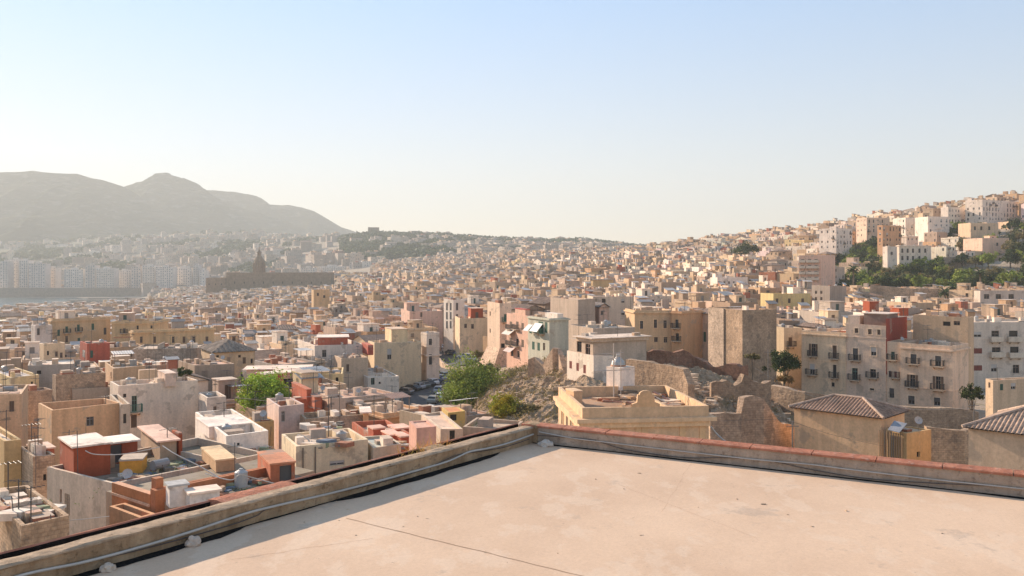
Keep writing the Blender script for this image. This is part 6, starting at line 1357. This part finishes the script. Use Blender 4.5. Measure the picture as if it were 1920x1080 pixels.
def crack(p0, p1, w, seed):
    mb = MB(); n = 40; a = None
    for i in range(n + 1):
        f = i / n; p = p0.lerp(p1, f) + Vector((mnoise.noise(Vector((f * 9, seed, 0))) * .035, mnoise.noise(Vector((f * 9, seed, 5))) * .035, .004)); ww = w * (.5 + .6 * abs(mnoise.noise(Vector((f * 14, seed, 2))))); b = (p + Vector((0, ww, 0)), p - Vector((0, ww, 0)))
        if a: mb.poly([a[0], b[0], b[1], a[1]], (.30, .21, .15), 'plaster')
        a = b
    attach(mb.obj("floor_crack"), root)
fl = lambda px, py: Vector((wx(px, F * 3.9 / (py - HZ)), F * 3.9 / (py - HZ), TF))
crack(fl(648, 972), fl(1110, 1085), .016, 1.1); crack(fl(1560, 880), fl(1760, 920), .006, 2.2)
crack(fl(1150, 905), fl(1420, 1010), .005, 3.3); crack(fl(1300, 862), fl(1240, 960), .004, 4.4); crack(fl(430, 1050), fl(700, 1010), .005, 5.5)
debris("floor_grit", [(wx(p, F * 3.9 / (q_ - HZ)), F * 3.9 / (q_ - HZ), TF, 1.2, 5) for p, q_ in ((300, 1040), (700, 960), (1100, 900), (1400, 960), (1700, 980), (1000, 1020), (560, 985), (1250, 1050))], 33, [(.30, .22, .16), (.5, .4, .3), (.2, .15, .11)], .05)
# left parapet
lp = empty("parapet_wall", C0); tag(lp, "rough stone parapet with a grey mortar top along the old town side", "parapet")
mb = MB(); strip(mb, [(.004, -.3), (0, .06), (.006, .16), (.002, .32), (.27, .32), (.28, -.6)], C0, d1, n1, 24, .12, W1, 'parapet', .008, 5, -.0); attach(mb.obj("body"), lp)
mb = MB(); strip(mb, [(-.002, .315), (-.014, .326), (-.008, .348), (.03, .360), (.14, .366), (.26, .358), (.282, .335), (.284, .25)], C0, d1, n1, 24, .14, W1, 'coping', .006, 15); attach(mb.obj("coping"), lp)
mb = MB(); strip(mb, [(.285, -.25), (.62, -.26)], C0 + d1 * -.25, d1, n1, 24.2, .4, W1, 'tar', .004, 6); attach(mb.obj("gutter_channel"), lp)
mb = MB(); strip(mb, [(.60, -.7), (.602, .30), (.625, .312), (.655, .305), (.66, -2.5)], C0 + d1 * -.25, d1, n1, 24.2, .4, W1, 'tar', .004, 7); attach(mb.obj("gutter_upstand"), lp)
mb = MB(); strip(mb, [(.597, .312), (.62, .328), (.665, .32), (.668, .25)], C0 + d1 * -.25, d1, n1, 24.2, .3, W1, 'terracotta', .005, 8); attach(mb.obj("upstand_edge"), lp)
mb = MB(); strip(mb, [(.27, .1), (.27, .345), (.45, .36), (.66, .345), (.67, .1)], C0 + d1 * 6.35, d1, n1, 1.4, .2, W1, 'terracotta', .008, 9); attach(mb.obj("bridging_slab"), lp)
mb = MB(); strip(mb, [(.27, .0), (.27, .33), (.45, .345), (.66, .33), (.67, .0)], C0 + d1 * 2.6, d1, n1, .5, .1, W1, 'parapet', .014, 10); attach(mb.obj("bridging_slab"), lp)
# right parapet
rp = empty("parapet_wall", C0); tag(rp, "low stained parapet topped with red terracotta coping on the sunny side", "parapet")
mb = MB(); strip(mb, [(0, -.3), (.004, .1), (-.004, .22), (.0, .348), (.27, .348), (.28, -2.5)], C0 + d2 * -.0, d2, n2, 28, .2, W1, 'parapet2', .004, 11); attach(mb.obj("body"), rp)
s = -.30; rngc = random.Random(3); k = 0
while s < 27.5:
    L = rngc.uniform(.95, 1.15); mb = MB(); dz = rngc.uniform(-.004, .004)
    strip(mb, [(-.022, .35 + dz), (-.024, .385 + dz), (-.012, .395 + dz), (.29, .405 + dz), (.305, .39 + dz), (.305, .35 + dz)], C0 + d2 * s, d2, n2, L - .015, .3, W1, 'terracotta', .0018, 20 + k); attach(mb.obj("coping_tile"), rp); s += L; k += 1
mb = MB(); strip(mb, [(-.10, .0), (-.10, .398), (.1, .41), (.32, .398), (.32, .0)], C0 + d1 * -.32 + n1 * .0, d1, n1, .34, .1, W1, 'parapet', .006, 12); attach(mb.obj("corner_cap"), lp)
# cables hung along the parapets
def cable(name, label, pts, r, mat, group=None):
    P0 = [Vector(p) for p in pts]; out = []
    for i in range(len(P0) - 1):
        a, b, c, d = P0[max(i - 1, 0)], P0[i], P0[i + 1], P0[min(i + 2, len(P0) - 1)]
        for j in range(8):
            t = j / 8; out.append(.5 * ((2 * b) + (c - a) * t + (2 * a - 5 * b + 4 * c - d) * t * t + (3 * b - a - 3 * c + d) * t ** 3))
    out.append(P0[-1]); mb = MB(); mb.tube(out, r, W1, mat, 6); o = mb.obj(name, smooth=True); tag(o, label, "cable", group); return o
GC = "cables along the terrace parapets"
L_ = lambda s, z, o=.03: C0 + d1 * s - n1 * o + Vector((0, 0, z)); Rr = lambda s, z, o=.03: C0 + d2 * s - n2 * o + Vector((0, 0, z))
cable("cable", "thick pale conduit sagging along the stone parapet", [L_(.05, .2), L_(1, .16), L_(1.7, .17), L_(2.3, .2), L_(3, .13), L_(4.2, .125), L_(5, .13), L_(6, .15), L_(7, .19), L_(7.6, .20), L_(8.4, .16), L_(9.2, .14), L_(10, .15), L_(10.7, .20), L_(11.3, .17), L_(12, .11), L_(12.8, .09), L_(13.6, .11), L_(16, .12), L_(22, .12)], .019, 'cable', GC)
cable("cable", "thin dark wire looping low on the stone parapet", [L_(.2, .12), L_(1.2, .1), L_(2.4, .19), L_(2.8, .2), L_(3.6, .11), L_(5, .1), L_(7, .18), L_(7.4, .12), L_(8, .09), L_(9.4, .11), L_(10.6, .19), L_(11.4, .08), L_(12.2, .04), L_(12.9, .1), L_(14, .1)], .008, 'cable_dark', GC)
cable("cable", "pale straight cable along the red capped parapet", [Rr(.15, .26), Rr(1, .2), Rr(1.7, .19), Rr(2.8, .175), Rr(4.4, .165), Rr(5.2, .17), Rr(5.9, .185), Rr(6.6, .17), Rr(8, .155), Rr(9.2, .16), Rr(9.8, .17), Rr(10.4, .16), Rr(12, .15), Rr(18, .15), Rr(27, .15)], .012, 'cable', GC)
cable("cable", "brown drooping wire under the pale cable on the red capped parapet", [Rr(.1, .18), Rr(.9, .21), Rr(1.5, .2), Rr(2.2, .08), Rr(3.4, .05), Rr(4.4, .15), Rr(5.2, .165), Rr(5.8, .1), Rr(6.8, .04), Rr(7.8, .08), Rr(9.0, .16), Rr(9.7, .15), Rr(10.4, .07), Rr(11.4, .02), Rr(13, .06), Rr(16, .15), Rr(20, .05)], .008, 'cable_dark', GC)
# stones and a crumpled bag at the wall foot
def lump(name, label, cat, p, r, col, seed, mat, flat=.7):
    me = bpy.data.meshes.new(name); import bmesh; bm = bmesh.new(); bmesh.ops.create_icosphere(bm, subdivisions=3, radius=r)
    for v in bm.verts:
        n = mnoise.noise(v.co / r * 1.3 + Vector((seed, 0, 0))) * .38 + mnoise.noise(v.co / r * 3.2 + Vector((seed, 4, 0))) * .2; v.co *= 1 + n; v.co.z *= flat
        if v.co.z < -r * .4 * flat: v.co.z = -r * .4 * flat
    bm.to_mesh(me); bm.free(); me.materials.append(M[mat]); at = me.attributes.new("col", 'FLOAT_COLOR', 'FACE'); at.data.foreach_set("color", list((*col, 1)) * len(me.polygons))
    tag(link(name, me, None, p + Vector((0, 0, r * .4 * flat))), label, cat)
lump("stone", "pale broken stone leaning at the foot of the stone parapet", "stone", fl(362, 1022), .10, (.50, .42, .36), 1.5, 'plaster', .9)
lump("stone", "smaller grey stone at the bottom edge of the picture by the parapet", "stone", fl(202, 1070), .085, (.48, .42, .36), 4.5, 'plaster', .8)
lump("crumpled_bag", "crumpled white grey bag in the terrace corner", "bag", fl(1023, 836), .15, (.46, .42, .38), 7.5, 'plaster', .6)
def weeds():
    rng = random.Random(4); mb = MB()
    for _ in range(420):
        b = C0 + d1 * (2.9 + rng.gauss(0, .4)) + n1 * rng.uniform(.28, .75) + Vector((0, 0, rng.uniform(-.2, .3))); e = b + Vector((rng.gauss(0, .16), rng.gauss(0, .16), rng.uniform(.05, .34))); s = Vector((rng.gauss(0, 1), rng.gauss(0, 1), 0)).normalized() * .008; mb.poly([b - s, b + s, e], (rng.uniform(2., 3.), rng.uniform(1.9, 2.6), 1.6), 'leaf_brown')
    tag(mb.obj("dry_weeds"), "tuft of dry straw coloured weeds growing over the gutter", "weeds")
weeds()
def roof_weeds():
    rng = random.Random(14); mb = MB()
    for p, py, Y, r, n in ((330, 872, 64, 3, 60), (245, 908, 59.5, 2, 40), (450, 850, 70.5, 1.6, 30), (440, 920, 54.6, 1.2, 30), (20, 960, 48, 2.5, 60), (890, 797, 76, 2, 30)):
        for _ in range(n):
            x, y = wx(p, Y) + rng.gauss(0, r * .5), Y + rng.gauss(0, r * .5); z = wz(py, Y) - .05
            for _ in range(7):
                a = Vector((x, y, z)) + Vector((rng.gauss(0, .08), rng.gauss(0, .08), rng.uniform(0, .22))); d = Vector((rng.gauss(0, 1), rng.gauss(0, 1), rng.gauss(0, .8))).normalized() * .07; e = Vector((-d.y, d.x, .02)) * .6; t = rng.uniform(.6, 1.3); mb.poly([a - d, a + e, a + d, a - e], (t, t, t), 'leaf_dry' if rng.random() < .5 else 'leaf')
    tag(mb.obj("roof_weeds"), kind="stuff")
roof_weeds()
for px, py, Y, v, lab in ((452, 914, 55.4, 0, "round pale tank standing in the orange walled yard"), (300, 884, 63, 1, "grey lying tank on the grey house with rust sheds roof"), (640, 836, 67.2, 2, "beige tank on the plain cream house behind its parapet"), (425, 821, 74, 0, "round pale tank inside the white yard house walls")):
    tag(link("water_tank", tank_mesh(v), None, (wx(px, Y), Y, wz(py, Y)), 1., (.75, .75, .75)), lab, "water tank", "water tanks on the roofs")
rngw = random.Random(31)
for px, pt, pb, Y, lab in ((147, 808, 892, 60, "thin bent pole rising by the left rust shed"), (67, 812, 870, 64, "thin rusty pole on the rust room stone house"), (302, 872, 905, 58, "short pole with wires in the orange yard corner"), (128, 806, 850, 66, "slim pole with an arm above the white shed roofs"), (440, 830, 905, 56, "slim pole beside the pale tank in the yard"), (25, 930, 978, 46, "short pole on the crumbling yard house"), (95, 965, 1010, 45, "short dark pole at the yard wall by the terrace"), (637, 715, 790, 84, "tall thin mast behind the mould stained house"), (498, 740, 800, 84, "tall mast before the bright lime tree"), (505, 800, 850, 72, "thin pole at the white yard house corner")):
    mb = MB(); hgt = wz(pt, Y) - wz(pb, Y) + 1.6; mb.tube([(0, 0, 0), (rngw.uniform(-.05, .05), 0, hgt * .5), (rngw.uniform(-.15, .15), .05, hgt)], .028, (.12, .10, .085), 'paint', 5)
    if rngw.random() < .6: mb.tube([(-.5, .1, hgt * .92), (.55, -.1, hgt * .97)], .018, (.12, .10, .085), 'paint', 4)
    tag(mb.obj("roof_pole", None, (wx(px, Y), Y, wz(pb, Y) - 1.6)), lab, "pole", "poles on the near roofs")
# overhead wires, poles and odd things
cable("overhead_wire", "thin dark wire sagging from the classical house to the pyramid roof house", [P(1332, 790, 57), P(1420, 787, 60), P(1480, 790, 64), P(1560, 815, 66), P(1655, 836, 71)], .012, 'cable_dark')
cable("overhead_wire", "long pale wire crossing above the garden wall on the right", [P(1415, 690, 95), P(1500, 735, 98), P(1600, 758, 100), P(1720, 768, 100), P(1825, 765, 100)], .012, 'cable')
for px, pt, pb, Y, lab in ((1486, 790, 866, 70, "thin dark pole standing beside the pyramid roof house"), (1826, 752, 800, 80, "slim grey pole by the taupe hipped house"), (1440, 655, 730, 118, "pale service pole in front of the ivy wrapped tree")):
    mb = MB(); mb.cyl(0, 0, 0, wz(pt, Y) - wz(pb, Y), .06, (.2, .18, .16), 'metal', 6); mb.tube([(-.5, 0, wz(pt, Y) - wz(pb, Y) - .4), (.5, 0, wz(pt, Y) - wz(pb, Y) - .4)], .03, (.2, .18, .16), 'metal', 4); tag(mb.obj("utility_pole", None, (wx(px, Y), Y, wz(pb, Y))), lab, "pole", "poles among the houses")
cable("pipe_bundle", "bent pale pipes lying in a curve beside the classical house", [P(1333, 800, 62), P(1345, 815, 62), P(1360, 828, 61), P(1385, 842, 60), P(1400, 850, 59)], .07, 'cable')
for nm, lab, pts, r, mt in (("overhead_wire", "slack pale washing line across the rust shed roof terrace", [P(160, 845, 58), P(180, 852, 58), P(235, 851, 58), P(300, 838, 59)], .03, 'cable'),
    ("overhead_wire", "pale pipe running from the awning shelter over the orange yard", [P(305, 836, 58), P(330, 852, 57), P(372, 873, 56), P(410, 895, 55)], .035, 'cable'), ("overhead_wire", "pale wire over the orange yard toward the red brown cube room", [P(385, 888, 53), P(432, 900, 52), P(450, 890, 52), P(475, 896, 53), P(520, 908, 53)], .03, 'cable'),
    ("overhead_wire", "twisted pale cable above the crumbling yard", [P(62, 958, 46), P(85, 970, 46), P(105, 976, 46), P(150, 974, 47), P(205, 968, 48)], .02, 'cable'), ("overhead_wire", "thin wire drooping above the mould stained house", [P(480, 768, 84), P(540, 748, 86), P(610, 742, 88), P(660, 737, 90)], .02, 'cable'),
    ("overhead_wire", "thin dark wire slung over the lilac house roof", [P(440, 745, 100), P(500, 752, 92), P(570, 760, 88)], .02, 'cable_dark'), ("overhead_wire", "pale bent railing pipe on the plain cream house roof", [P(548, 846, 66), P(560, 815, 67), P(585, 830, 67), P(600, 838, 66)], .045, 'cable')):
    cable(nm, lab, pts, r, mt)
# ------------------------------------------------------------------ air
m, nt, b = new_mat("thin sunlit haze"); nt.nodes.remove(b); pv = nt.nodes.new("ShaderNodeVolumePrincipled"); pv.inputs["Color"].default_value = (.86, .89, .85, 1); pv.inputs["Density"].default_value = .00018; pv.inputs["Anisotropy"].default_value = .15
nt.links.new(pv.outputs[0], nt.nodes["Material Output"].inputs["Volume"]); M['haze'] = m
mb = MB(); mb.box(-4200, 4200, -160, 6700, -24, 640, W1, 'haze', bottom=True); hz = mb.obj("haze"); tag(hz, kind="stuff")
